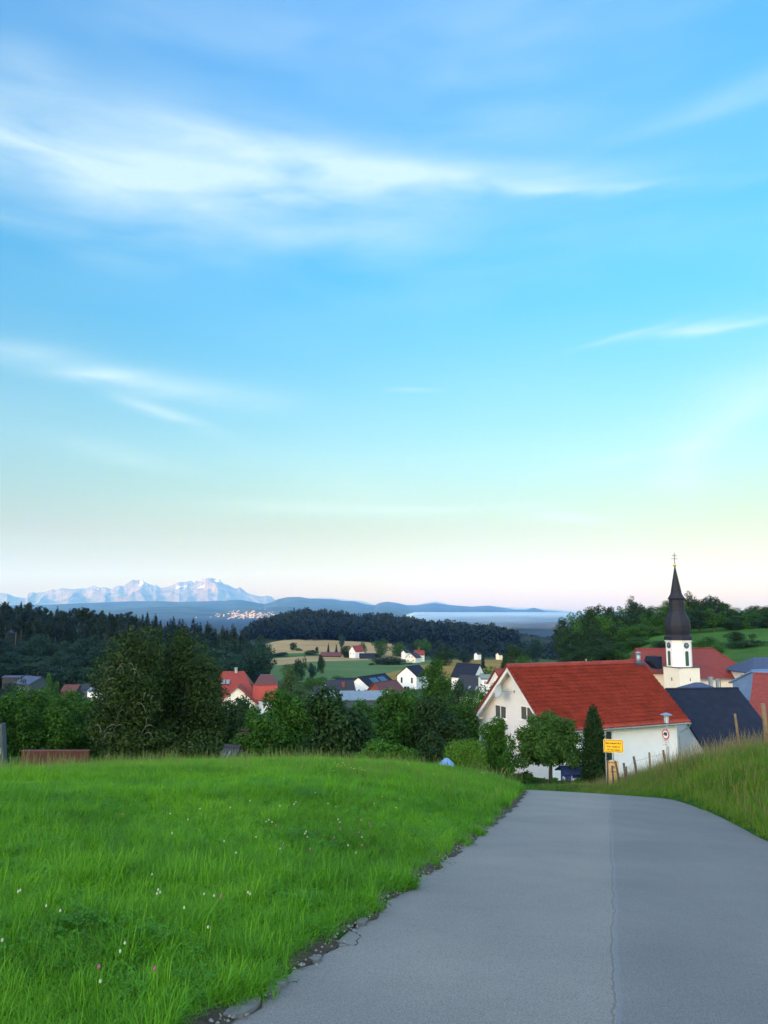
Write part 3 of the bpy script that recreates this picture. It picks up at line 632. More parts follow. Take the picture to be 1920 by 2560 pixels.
# ------------------------------------------------------------------ air: haze box and the fog bank over the lake
def boxobj(name, x0, x1, y0, y1, z0, z1, mt):
    return MB().box(x0, x1, y0, y1, z0, z1).build(name, mt)
def volmat(name, dens, colr, aniso=0):
    m = bpy.data.materials.new(name); m.use_nodes = True; nt = m.node_tree; nt.nodes.remove(nt.nodes['Principled BSDF'])
    v = nt.nodes.new('ShaderNodeVolumePrincipled'); v.inputs['Density'].default_value = dens; v.inputs['Color'].default_value = (*colr, 1); v.inputs['Anisotropy'].default_value = aniso; v.inputs['Absorption Color'].default_value = (1, 1, 1, 1)
    nt.links.new(v.outputs[0], nt.nodes['Material Output'].inputs['Volume']); return m
tag(boxobj('haze', -55000, 55000, -55000, 55000, -112, 2700, volmat('morning_haze', 3.9e-5, (.07, .25, .95))), 'thin blue morning haze filling the air', 'haze', kind='stuff')
def fogmat():
    m, nt, b = newmat('fog_white'); b.inputs['Base Color'].default_value = (.30, .44, .60, 1); b.inputs['Roughness'].default_value = 1; b.inputs['Specular IOR Level'].default_value = 0
    g = nt.nodes.new('ShaderNodeNewGeometry'); s_ = nt.nodes.new('ShaderNodeSeparateXYZ'); nt.links.new(g.outputs['Position'], s_.inputs[0])
    al = mathn(nt, 'ADD', mathn(nt, 'MULTIPLY', mathn(nt, 'ADD', s_.outputs[2], 108), 1 / 95), mathn(nt, 'MULTIPLY', mathn(nt, 'SUBTRACT', wpos(nt, .0014, 4), .5), .7), True)
    nt.links.new(al, b.inputs['Alpha']); return m
fr_ = np.radians(np.linspace(1.4, 19, 60)); V = []; 
rf = np.linspace(4500, 15500, 55); gz = np.random.default_rng(2)
for lay in (0, 1):
    for i, a in enumerate(fr_):
        for j, r in enumerate(rf):
            e = max(0, min(i / 3, (len(fr_) - 1 - i) / 2, j / 11, 1)); z = -104 if lay == 0 else -104 + (96 + 5 * math.sin(a * 60 + j) + 3 * math.sin(a * 140 + j * 2.2)) * e ** .5
            V.append((r * math.sin(a), r * math.cos(a), z - (.0 if lay else .0)))
n0 = len(fr_) * len(rf); Fq = []
for i in range(len(fr_) - 1):
    for j in range(len(rf) - 1):
        q = [i * len(rf) + j, i * len(rf) + j + 1, (i + 1) * len(rf) + j + 1, (i + 1) * len(rf) + j]; Fq.append(q[::-1]); Fq.append([n0 + k for k in q])
edge_ = [i * len(rf) for i in range(len(fr_))] + [(len(fr_) - 1) * len(rf) + j for j in range(1, len(rf))] + [i * len(rf) + len(rf) - 1 for i in range(len(fr_) - 2, -1, -1)] + [j for j in range(len(rf) - 2, 0, -1)]
for a, b in zip(edge_, edge_[1:] + edge_[:1]): Fq.append([a, b, n0 + b, n0 + a])
tag(link('lake_fog', npmesh('lake_fog', V, Fq, None, True), fogmat()), 'low white fog bank lying over the lake', 'fog', kind='stuff')
# ------------------------------------------------------------------ vegetation
def leafcloud(blobs, n, size, rs=0, surf=.5, droop=0.0, aspect=.55, holes=.0, hk=1.0, flat=.5):
    r = np.random.default_rng(rs); B = np.array(blobs, float); vol = (B[:, 3] * B[:, 4] * B[:, 5]) ** .72; pr = vol / vol.sum()
    k = r.choice(len(B), n, p=pr); d = r.normal(size=(n, 3)); d /= np.linalg.norm(d, axis=1)[:, None]
    q = surf + (1 - surf) * r.random(n) ** .6; q *= 1 + .10 * r.normal(size=n)
    lob = 1 + .16 * np.sin(d[:, 0] * 5 + k) * np.sin(d[:, 1] * 6 + 2 * k) * np.cos(d[:, 2] * 5 + k)
    C = B[k, :3] + d * B[k, 3:6] * (q * lob)[:, None]
    if holes:
        nz_ = np.sin(C[:, 0] * 2.1 * hk + rs) * np.sin(C[:, 1] * 2.3 * hk + 1) * np.sin(C[:, 2] * 2.7 * hk + 2) + .5 * np.sin(C[:, 0] * 4.7 * hk) * np.sin(C[:, 2] * 5.1 * hk + rs)
        keep = nz_ > -1 + holes; C = C[keep]; d = d[keep]
    n = len(C)
    nn_ = d * .6 + r.normal(size=(n, 3)) * .6; nn_[:, 2] += flat; nn_ /= np.linalg.norm(nn_, axis=1)[:, None]
    t = r.normal(size=(n, 3)); t[:, 2] -= droop * 2; t -= nn_ * (t * nn_).sum(1)[:, None]; t /= np.linalg.norm(t, axis=1)[:, None]
    b_ = np.cross(nn_, t); s = size * r.uniform(.6, 1.3, n)[:, None]
    V = np.stack([C - t * s * .5, C - b_ * s * aspect * .5, C + t * s * .5, C + b_ * s * aspect * .5], 1).reshape(-1, 3)
    Fc = np.arange(4 * n).reshape(-1, 4); rnd = r.random(n)
    return V, Fc, rnd
def crownmesh(name, mt, *a, **k):
    V, Fc, rnd = leafcloud(*a, **k); me = npmesh(name, V, Fc, [('rnd', 'FACE', 'FLOAT', rnd)]); me.materials.append(mt); return me
def blobset(r, n, w, h0, h1, rb, top=.75, egg=1.0):
    out = []
    for i in range(n):
        f = (i + .5) / n; z = h0 + (h1 - h0) * f; prof = math.sin(math.pi * min(1, (f * .86 + .12) ** egg)) ** .6
        a = r.uniform(0, 6.283); q = w * prof * r.uniform(.25, .8); b_ = rb * r.uniform(.65, 1.15) * (.6 + .5 * prof)
        out.append((q * math.cos(a), q * math.sin(a), z, b_, b_, b_ * .85))
    out.append((0, 0, (h0 + h1) / 2, w * .6, w * .6, (h1 - h0) * .36)); return out
def trunkmesh(name, mt, h, r0, limbs, rs=0, spread=.5, n=7, start=.35):
    r = random.Random(rs); mb = MB(); pts = [(0, 0, -.6)]; x = y = 0
    for i in range(1, 6):
        x += r.uniform(-.02, .02) * h; y += r.uniform(-.02, .02) * h; pts.append((x, y, h * i / 5))
    mb.tube(pts, [r0 * 1.15, r0 * .9, r0 * .75, r0 * .55, r0 * .35, r0 * .12], n)
    for i in range(limbs):
        f = start + (.92 - start) * i / max(1, limbs - 1); a = r.uniform(0, 6.283); k = min(4, int(f * 5)); g_ = f * 5 - k
        p = [pts[k][j] * (1 - g_) + pts[k + 1][j] * g_ for j in range(3)]; L = h * spread * (1.1 - f * .6) * r.uniform(.7, 1.1); q = [p]
        for j in range(1, 4):
            a += r.uniform(-.4, .4); q.append((q[-1][0] + math.cos(a) * L / 3, q[-1][1] + math.sin(a) * L / 3, q[-1][2] + L / 3 * r.uniform(.3, .9)))
        rr = r0 * (.5 - f * .3); mb.tube(q, [rr, rr * .7, rr * .45, rr * .12], 5)
    me = mb.mesh(name, True); me.materials.append(mt); return me
def conifermesh(name, mt, n, rs=0, base=.08, wid=.17, sz=.055):       # unit height
    r = np.random.default_rng(rs); f = base + (1 - base) * (1 - np.sqrt(r.random(n))); a = r.uniform(0, 6.283, n)
    lay = np.abs(np.sin(f * 34 + np.sin(a * 2) * 1.0)); rad = wid * (1 - f) ** .85 * (.55 + .5 * lay) * r.uniform(.35, 1.1, n) * (1 + .3 * np.sin(a * 3 + rs) * np.sin(f * 9 + rs)) + .004
    C = np.stack([rad * np.cos(a), rad * np.sin(a), f - .25 * rad], 1); o = np.stack([np.cos(a), np.sin(a), -.55 + 0 * a], 1); o /= np.linalg.norm(o, axis=1)[:, None]
    o += r.normal(size=(n, 3)) * .25; t2 = np.stack([-np.sin(a), np.cos(a), r.normal(size=n) * .4], 1); s = (sz * (.5 + .7 * (1 - f)) * r.uniform(.6, 1.3, n))[:, None]
    V = np.stack([C - o * s * .6, C - t2 * s * .35, C + o * s * .7, C + t2 * s * .35], 1).reshape(-1, 3)
    me = npmesh(name, V, np.arange(4 * n).reshape(-1, 4), [('rnd', 'FACE', 'FLOAT', r.random(n))]); me.materials.append(mt); return me
rt = random.Random(11)
# unit-height templates: (crown, trunk)
TPL = {}
def reg(kind, crowns, trunks): TPL[kind] = [(c, trunks[i % len(trunks)]) for i, c in enumerate(crowns)]
btr = [trunkmesh('trunk', M['bark'], .8, .028, 7, i, .4) for i in range(2)]
def brd(mt, w, h0, n, sz, rs, k=3, rb=.17, nb=14, **kw):
    return [crownmesh('crown', mt, blobset(random.Random(rs + i), nb, w, h0, .93, rb), n, sz, rs + i, **kw) for i in range(k)]
reg('broad', brd(M['leaf_dark'], .42, .12, 5200, .042, 100, 4, holes=.25, hk=6), btr)
reg('broadmid', brd(M['leaf_mid'], .42, .10, 5200, .042, 120, 3, holes=.25, hk=6), btr)
reg('blue', brd(M['leaf_blue'], .38, .15, 4200, .045, 140, 4, holes=.2, hk=6), btr)
reg('bush', brd(M['leaf_mid'], .62, .05, 4200, .055, 160, 3, .26, 12), btr)
reg('bushdark', brd(M['leaf_dark'], .62, .05, 4200, .055, 170, 3, .26, 12), btr)
reg('birch', brd(M['leaf_pale'], .30, .15, 5200, .035, 180, 2, .13, 18, droop=.6, holes=.5, hk=8), btr)
reg('poplar', brd(M['leaf_mid'], .40, .06, 9000, .036, 190, 2, .15, 22, holes=.35, hk=8), btr)
ctr = [trunkmesh('trunk', M['bark'], .95, .012, 0, 5)]
reg('spruce', [conifermesh('crown', M['needle'], 1500, i) for i in range(4)], ctr)
ptr = [trunkmesh('trunk', M['pine_bark'], .93, .011, 3, 7 + i, .12, start=.6) for i in range(2)]
reg('pine', [crownmesh('crown', M['needle'], blobset(random.Random(i), 12, .17, .48, .97, .10), 1900, .038, 210 + i, holes=.2, hk=9) for i in range(3)], ptr)
reg('barespruce', [conifermesh('crown', M['needle'], 1300, 9 + i, .45, .13) for i in range(2)], ptr)
def tree(name, kind, x, y, h, w=1.0, label=None, cat='tree', group=None, var=None, z=None, sink=.02):
    c, t = TPL[kind][var if var is not None else rt.randrange(len(TPL[kind]))]
    root = empty(name, (x, y, (Hs(x, y) if z is None else z) - sink * h), rt.uniform(0, 6.28)); root.scale = (h * w, h * w, h)
    link('trunk', t, None, root); link('crown', c, None, root)
    return tag(root, label, cat, group)
def treepx(name, kind, px, ybase, ytop, wpx, Y, label, cat='tree', group=None, var=None, wk=.70):
    """tree at depth Y whose top is seen at ytop and whose base stands on the ground"""
    p = P(px, ytop, Y); z = Hs(p.x, p.y); h = max(1.0, p.z - z); wm = wpx / F * Y
    return tree(name, kind, p.x, p.y, h, wm / (h * wk), label, cat, group, var, z)

# left forest: tall pines and spruces with bare stems, in rows up the slope
LFP = [(-60, 1500), (0, 1502), (60, 1508), (130, 1520), (200, 1516), (260, 1522), (330, 1528), (400, 1538), (470, 1545), (540, 1556), (590, 1562), (625, 1575), (655, 1600)]
lx = [a for a, b in LFP]; ly = [b for a, b in LFP]
for row, (Y, dy, cnt) in enumerate(((470, 38, 38), (500, 20, 44), (535, 8, 50), (570, 0, 56))):
    for i in range(cnt):
        px = -80 + (725 - row * 12) * (i + rt.uniform(.1, .9)) / cnt
        if px > 635 and row > 1: continue
        yt = np.interp(px, lx, ly) + dy + rt.uniform(-9, 16)
        k = 'pine' if (px < 330 and rt.random() < .55) else ('barespruce' if px < 420 and rt.random() < .5 else 'spruce')
        p = P(px, yt, Y); z = Hs(p.x, p.y); h = min(max(p.z - z, 14), 38)
        lab = {'pine': 'tall bare-stemmed pine in the dark wood on the left', 'barespruce': 'spruce with a bare lower stem in the dark wood on the left', 'spruce': 'dark pointed spruce in the wood on the left hillside'}[k]
        tree('pine_tree' if k == 'pine' else 'spruce_tree', k, p.x, p.y, h, rt.uniform(.95, 1.3) * (1.3 if k == 'spruce' else 1.1), lab, 'tree', lab.replace('tall bare-stemmed pine', 'bare-stemmed pines').replace('spruce with a bare lower stem', 'bare-stemmed spruces').replace('dark pointed spruce', 'pointed spruces'))
for row, (Y, y0, cnt) in enumerate(((330, 1662, 16), (375, 1630, 18), (420, 1598, 20))):
    for i in range(cnt):
        px = -70 + 740 * (i + rt.uniform(.1, .9)) / cnt
        if px > 600 and row == 0: continue
        yt = y0 + rt.uniform(-18, 18) - (14 if 540 < px else 0)
        treepx('broadleaf_tree', 'blue', px, 0, yt, rt.uniform(60, 95) * 400 / Y, Y, 'rounded dark broadleaf tree at the foot of the wood on the left', 'tree', 'broadleaf trees along the foot of the left wood')
# woods on the far hill across the valley: one far mass
def forestmass(name, spec, label, mt, cone=.6, rs=1, onground=False):
    r = np.random.default_rng(rs); Vs = []; Fs = []; rn = []; b0 = 0
    cons = [conifermesh('x', mt, 110, 50 + i, .05, .20, .17) for i in range(3)]; rnds = [leafcloud(blobset(random.Random(i), 6, .36, .2, .9, .2), 120, .2, i) for i in range(3)]
    tpl = []
    for c in cons:
        v = np.zeros(len(c.vertices) * 3, np.float32); c.vertices.foreach_get('co', v); tpl.append(v.reshape(-1, 3)); bpy.data.meshes.remove(c)
    for (px0, px1, ytops, Y, hh, cnt) in spec:
        for i in range(cnt):
            px = px0 + (px1 - px0) * (i + r.random()) / cnt; Yd = Y * r.uniform(.97, 1.03)
            yt = np.interp(px, [a for a, b in ytops], [b for a, b in ytops]) + r.normal() * 2.2; p = P(px, yt, Yd); h = hh * r.uniform(.8, 1.15)
            if onground:
                gx, gy, gz_ = ghit(px, yt + 5, 500, 3000)
                if gy < 2400: p = Vector((gx, gy, gz_ + h - 1))
            v = tpl[r.integers(0, 3)] if r.random() < cone else rnds[r.integers(0, 3)][0]
            wd = h * (1.25 if r.random() < .5 else 1.0); v = v * [wd, wd, h] + [p.x, p.y, p.z - h]
            Vs.append(v); n = len(v) // 4; Fs.append(np.arange(4 * n).reshape(-1, 4) + b0); rn.append(r.random(n)); b0 += len(v)
    me = npmesh(name, np.concatenate(Vs), np.concatenate(Fs), [('rnd', 'FACE', 'FLOAT', np.concatenate(rn))]); me.materials.append(mt)
    return tag(link(name, me), label, 'forest', kind='stuff')
top = [(610, 1570), (640, 1558), (665, 1548), (690, 1540), (720, 1527), (735, 1520), (790, 1520), (850, 1526), (900, 1541), (960, 1552), (1020, 1560), (1060, 1571), (1105, 1576), (1140, 1568), (1165, 1574), (1200, 1572), (1235, 1580), (1262, 1592), (1300, 1600)]
spec = []
for k in range(15):
    f = k / 14; spec.append((610, 1290 if k < 9 else 1240, [(a, b * (1 - f) + (1600 + .055 * max(0, a - 800)) * f - 8 * f) for a, b in top], 1560 - 330 * f, 22, 120))
forestmass('far_forest', spec, 'dark blue-green wood covering the far hill across the valley', M['far_needle'], .5, 2, True)
# low terrain under that wood is the ground sheet; farther dim woods beyond it
low = [(1210, 1592), (1260, 1590), (1300, 1582), (1340, 1588), (1400, 1592), (1460, 1594)]
forestmass('distant_forest', [(1180, 1480, [(a, b + 5 * k) for a, b in low], 2500 - 150 * k, 26, 75) for k in range(4)], 'faint low wood in the blue distance below the fog', M['far_needle'], .4, 4)
mid = [(1000, 1608), (1100, 1600), (1200, 1600), (1260, 1602), (1400, 1606)]
forestmass('valley_woods', [(985, 1400, [(a, b + 9 * k) for a, b in mid], 1050 - 80 * k, 15, 46) for k in range(4)], 'hazy belt of valley trees behind the golden field', M['far_needle'], .15, 6)

# wooded knoll on the right
KT = [(1385, 1575), (1400, 1545), (1430, 1528), (1470, 1512), (1510, 1507), (1545, 1515), (1600, 1502), (1640, 1508), (1680, 1500), (1730, 1492), (1770, 1484), (1800, 1494), (1815, 1510), (1850, 1522), (1870, 1512), (1895, 1505), (1950, 1508)]
for row, (Y, dy, cnt, x0, x1) in enumerate(((400, 0, 20, 1400, 1960), (372, 22, 19, 1392, 1960), (345, 48, 15, 1400, 1960), (322, 82, 7, 1402, 1600), (305, 108, 6, 1420, 1545), (312, 128, 5, 1430, 1520))):
    for i in range(cnt):
        px = x0 + (x1 - x0) * (i + rt.uniform(.2, .8)) / cnt; yt = np.interp(px, [a for a, b in KT], [b for a, b in KT]) + dy * (1 if px < 1700 else .62) + rt.uniform(-6, 9)
        p = P(px, yt, Y); z = Hs(p.x, p.y); h = max(6, min(p.z - z, 19))
        if row >= 2 and px > 1650: h = min(h, 9)
        tree('broadleaf_tree', 'broad' if rt.random() < .6 else 'broadmid', p.x, p.y, h, (76 + rt.uniform(-12, 18)) / F * Y / h / .85, 'round dark-crowned tree in the wood on the right knoll', 'tree', 'broadleaf trees in the wood on the right knoll', z=p.z - h)
TPL['wispy'] = [(crownmesh('crown', M['leaf_olive'], blobset(random.Random(77 + i), 14, .26, .35, .97, .075), 1500, .034, 300 + i, holes=.6, hk=9), trunkmesh('trunk', M['bark'], .97, .014, 12, 31 + i, .3)) for i in range(2)]
treepx('larch_tree', 'wispy', 1572, 0, 1483, 52, 398, 'thin airy half-bare treetop rising above the knoll wood left of the spire')
treepx('larch_tree', 'wispy', 1722, 0, 1471, 44, 398, 'thin airy treetop just right of the church spire')
treepx('larch_tree', 'wispy', 1738, 0, 1486, 34, 396, 'lower thin treetop second right of the church spire')
for (k, px, yt, w, Y, l) in (('bushdark', 1650, 1600, 42, 300, 'dark bush on the green slope left of the church tower'), ('bush', 1760, 1590, 44, 290, 'low dark bush on the slope right of the church tower'),
                             ('broad', 1838, 1576, 48, 290, 'upright dark tree on the slope above the church nave'), ('wispy', 1880, 1582, 44, 290, 'crooked thin-branched tree on the slope near the right edge'),
                             ('bushdark', 1862, 1598, 64, 280, 'wide dark shrubs on the slope behind the blue roofed house'), ('bush', 1790, 1612, 44, 275, 'low green shrubs above the right end of the nave')):
    treepx('slope_tree', k, px, 0, yt, w, Y, l)

# single trees in the valley: kind, px, top, width, depth, label
for (nm, k, px, yt, w, Y, l) in (
    ('oak_tree', 'broad', 575, 1601, 26, 800, 'small round tree on the left of the tan wheat slope'),
    ('oak_tree', 'bush', 588, 1613, 16, 800, 'tiny bush beside the round tree on the wheat slope'),
    ('field_tree', 'broad', 733, 1605, 22, 900, 'egg-shaped dark tree standing alone high on the wheat field'),
    ('field_tree', 'bush', 745, 1619, 14, 890, 'small bush right below the lone egg-shaped tree'),
    ('field_tree', 'blue', 792, 1616, 10, 880, 'tiny round tree above the red-walled barn'),
    ('field_bush', 'bushdark', 778, 1624, 28, 800, 'dark bush left of the red-walled barn'),
    ('field_bush', 'bushdark', 700, 1630, 40, 760, 'low dark bush on the strip between the two tan fields'),
    ('field_bush', 'bushdark', 668, 1632, 34, 750, 'leftmost low bush on the strip between the tan fields'),
    ('fir_tree', 'spruce', 821, 1605, 18, 850, 'pointed fir behind the red-walled barn'),
    ('fir_tree', 'spruce', 841, 1608, 18, 850, 'second pointed fir behind the barn, right of the first'),
    ('farm_tree', 'broad', 866, 1612, 34, 740, 'dark tree between the barn and the white farmhouse'),
    ('farm_tree', 'blue', 855, 1583, 18, 1000, 'slim tree at the wood edge above the firs'),
    ('farm_tree', 'broadmid', 905, 1603, 24, 800, 'rounded tree just right of the farmhouse roof'),
    ('farm_tree', 'broadmid', 954, 1593, 44, 820, 'large blue-green tree at the right of the farm'),
    ('farm_tree', 'broadmid', 1000, 1602, 42, 780, 'large rounded tree second right of the farm'),
    ('farm_tree', 'broadmid', 1056, 1595, 42, 830, 'large rounded tree above the small white cottage'),
    ('farm_bush', 'bushdark', 942, 1632, 24, 730, 'low bush beside the dark barn'),
    ('farm_tree', 'bushdark', 970, 1640, 70, 620, 'dark hedge-like clump in the meadow below the farm'),
    ('farm_bush', 'bushdark', 928, 1657, 10, 610, 'small round bush left of the dark clump in the meadow'),
    ('valley_tree', 'broad', 1108, 1610, 70, 560, 'broad dark tree behind the leafy poplar crown'),
    ('valley_tree', 'blue', 1160, 1622, 46, 600, 'hazy rounded tree left of the small dark conifer'),
    ('dark_conifer', 'spruce', 1207, 1617, 26, 470, 'small dark conifer on the far edge of the golden field'),
    ('valley_tree', 'broad', 1284, 1606, 62, 380, 'round dark tree rising behind the white house gable'),
    ('valley_bush', 'broad', 1262, 1632, 34, 350, 'smaller dark tree touching the left of the round tree behind the gable'),
    ('valley_bush', 'bush', 1310, 1638, 36, 320, 'lighter green bush right of the round tree behind the gable'),
    ('sapling', 'spruce', 1333, 1641, 9, 250, 'thin sapling standing above the ridge of the red roof'),
    ('sapling', 'bush', 1348, 1651, 24, 240, 'low sprawling shrub just above the red roof ridge'),
    ('valley_tree', 'blue', 1339, 1594, 54, 650, 'perfectly round tree on the horizon left of the knoll'),
    ('valley_tree', 'broad', 742, 1645, 50, 420, 'dark rounded tree behind the birch'),
    ('valley_tree', 'wispy', 762, 1635, 20, 430, 'thin upright tree right of the birch top'),
    ('valley_tree', 'blue', 779, 1655, 24, 430, 'rounded tree between the thin tree and the meadow tree'),
    ('meadow_tree', 'broad', 803, 1633, 24, 500, 'single upright tree standing in the pale green meadow'),
    ('birch_tree', 'birch', 722, 1655, 76, 200, 'pale drooping birch right of the red-roofed villa'),
    ('village_tree', 'birch', 748, 1702, 60, 170, 'soft grey-green tree below the birch'),
    ('village_bush', 'bush', 690, 1712, 40, 170, 'low bush at the foot of the birch'),
    ('village_tree', 'bush', 805, 1690, 36, 330, 'dark green tree behind the charcoal roof'),
    ('village_tree', 'bush', 845, 1688, 42, 330, 'green bushy tree above the solar-roofed house on its left'),
    ('village_tree', 'bush', 780, 1692, 30, 330, 'bushy tree above the charcoal roofs, nearest the birch'),
    ('poplar_tree', 'poplar', 1098, 1636, 104, 150, 'tall dense light green tree right of the white gable with the spire'),
    ('village_tree', 'bushdark', 1152, 1700, 60, 130, 'dark tree right below the tall light green tree'),
    ('village_bush', 'bush', 1230, 1668, 60, 220, 'green hedge trees below the golden field near the gable'),
    ('village_bush', 'spruce', 1229, 1662, 12, 240, 'little column-shaped conifer below the golden field'),
    ('village_tree', 'broadmid', 1185, 1722, 70, 105, 'leafy tree left of the white house above the hedge'),
    ('village_tree', 'broadmid', 1225, 1700, 80, 100, 'leafy tree whose crown touches the left eave of the white house'),
    ('village_tree', 'blue', 28, 1700, 62, 230, 'dark tree below the forest at the left edge'),
    ('village_tree', 'broadmid', 130, 1678, 48, 190, 'light green egg-shaped tree above the left orchard'),
    ('village_tree', 'blue', 205, 1722, 56, 190, 'grey-blue tree below the terracotta roof'),
    ('village_tree', 'blue', 246, 1650, 34, 260, 'upright blue-green tree left of the big orchard tree'),
    ('village_tree', 'bushdark', 600, 1732, 50, 120, 'small dark tree in front of the villa gable'),
    ('village_bush', 'bushdark', 1850, 1712, 40, 150, 'dark bush between the church and the red roof at the right')):
    treepx(nm, k, px, 0, yt, w, Y, l)

# near trees, each with its own crown
def neartree(name, label, px, ytop, Y, wpx, mt, n, size, rs, h0=.12, nb=20, rb=.2, trunkr=.02, cat='tree', blobs=None, limbs=9, bark=None, zb=None, **kw):
    p = P(px, ytop, Y); z = Hs(p.x, p.y) if zb is None else zb; h = p.z - z; w = wpx / F * Y / 2
    bl = blobs(h, w) if blobs else [(x * w * 2.5, y * w * 2.0, zz * h, a * w * 2.1, a * w * 1.8, c * h) for (x, y, zz, a, b_, c) in [(q[0], q[1], q[2], q[3], q[4], q[5] * 1.1) for q in blobset(random.Random(rs), nb, .40, h0, .92, rb)]]
    root = empty(name, (p.x, p.y, z)); tag(root, label, cat)
    link('crown', crownmesh('crown', mt, bl, n, size * 1.28, rs, **kw), None, root)
    link('trunk', trunkmesh('trunk', bark or M['bark'], h * .8, trunkr * h, limbs, rs, .33), None, root)
    return root, h, w
nt1 = neartree('orchard_tree', 'big sprawling old fruit tree with bare arching twigs, left crown of the pair', 345, 1560, 58, 220, M['leaf_olive'], 26000, .17, 1, .03, 26, .18, .022, holes=.45, hk=1.6, droop=.3)
nt2 = neartree('orchard_tree', 'right half of the big dark orchard pair, with a narrow top', 465, 1570, 61, 210, M['leaf_olive'], 26000, .17, 2, .03, 26, .18, .022, holes=.45, hk=1.6, droop=.3)
neartree('orchard_tree', 'low left shoulder of the dark orchard group above the terracotta wall', 288, 1655, 60, 150, M['leaf_olive'], 14000, .17, 71, .03, 20, .2, .02, holes=.45, hk=1.6, droop=.3)
neartree('orchard_tree', 'tree between the two tops of the dark orchard group', 408, 1618, 63, 150, M['leaf_olive'], 15000, .17, 72, .03, 20, .2, .02, holes=.45, hk=1.6, droop=.3)
neartree('orchard_tree', 'right shoulder of the dark orchard group reaching towards the villa', 525, 1640, 62, 120, M['leaf_olive'], 13000, .17, 73, .03, 20, .2, .02, holes=.5, hk=1.6, droop=.3)
neartree('orchard_tree', 'small leafy tree screening the lower wall of the villa', 640, 1766, 90, 90, M['leaf_mid'], 7000, .2, 74, .03, 16, .2, .02, holes=.3, hk=1.6)
# bare arching shoots of the old tree
mb = MB(); rb_ = random.Random(4)
for (dx, zf, s) in ((-.9, .62, 1), (-.6, .70, 1.2), (-.2, .72, .9), (-1.2, .55, 1), (.2, .68, .8), (.6, .45, 1), (1.6, .35, 1.2), (-.4, .3, .9), (1.1, .52, .8), (1.9, .5, .8), (.1, .4, 1), (-1.8, .3, .8), (2.3, .3, 1), (1.4, .25, .8), (-1.0, .25, .9)):
    for j in range(1 if dx > 0 else 2):
        a = rb_.uniform(-2.6, -.5); L = s * rb_.uniform(.7, 1.5); p0 = (dx + rb_.uniform(-.3, .3), -1.9 - rb_.random() * .5, zf * nt1[1]); q = [p0]
        for k in range(1, 6):
            f = k / 5; q.append((p0[0] + math.cos(a) * L * f, p0[1] + math.sin(a) * L * f * .6, p0[2] + L * (.75 * f - 1.25 * f * f)))
        mb.tube(q, [.026, .022, .018, .013, .010, .006], 4)
mb.build('bare_shoots', M['bark_pale'], nt1[0], True)
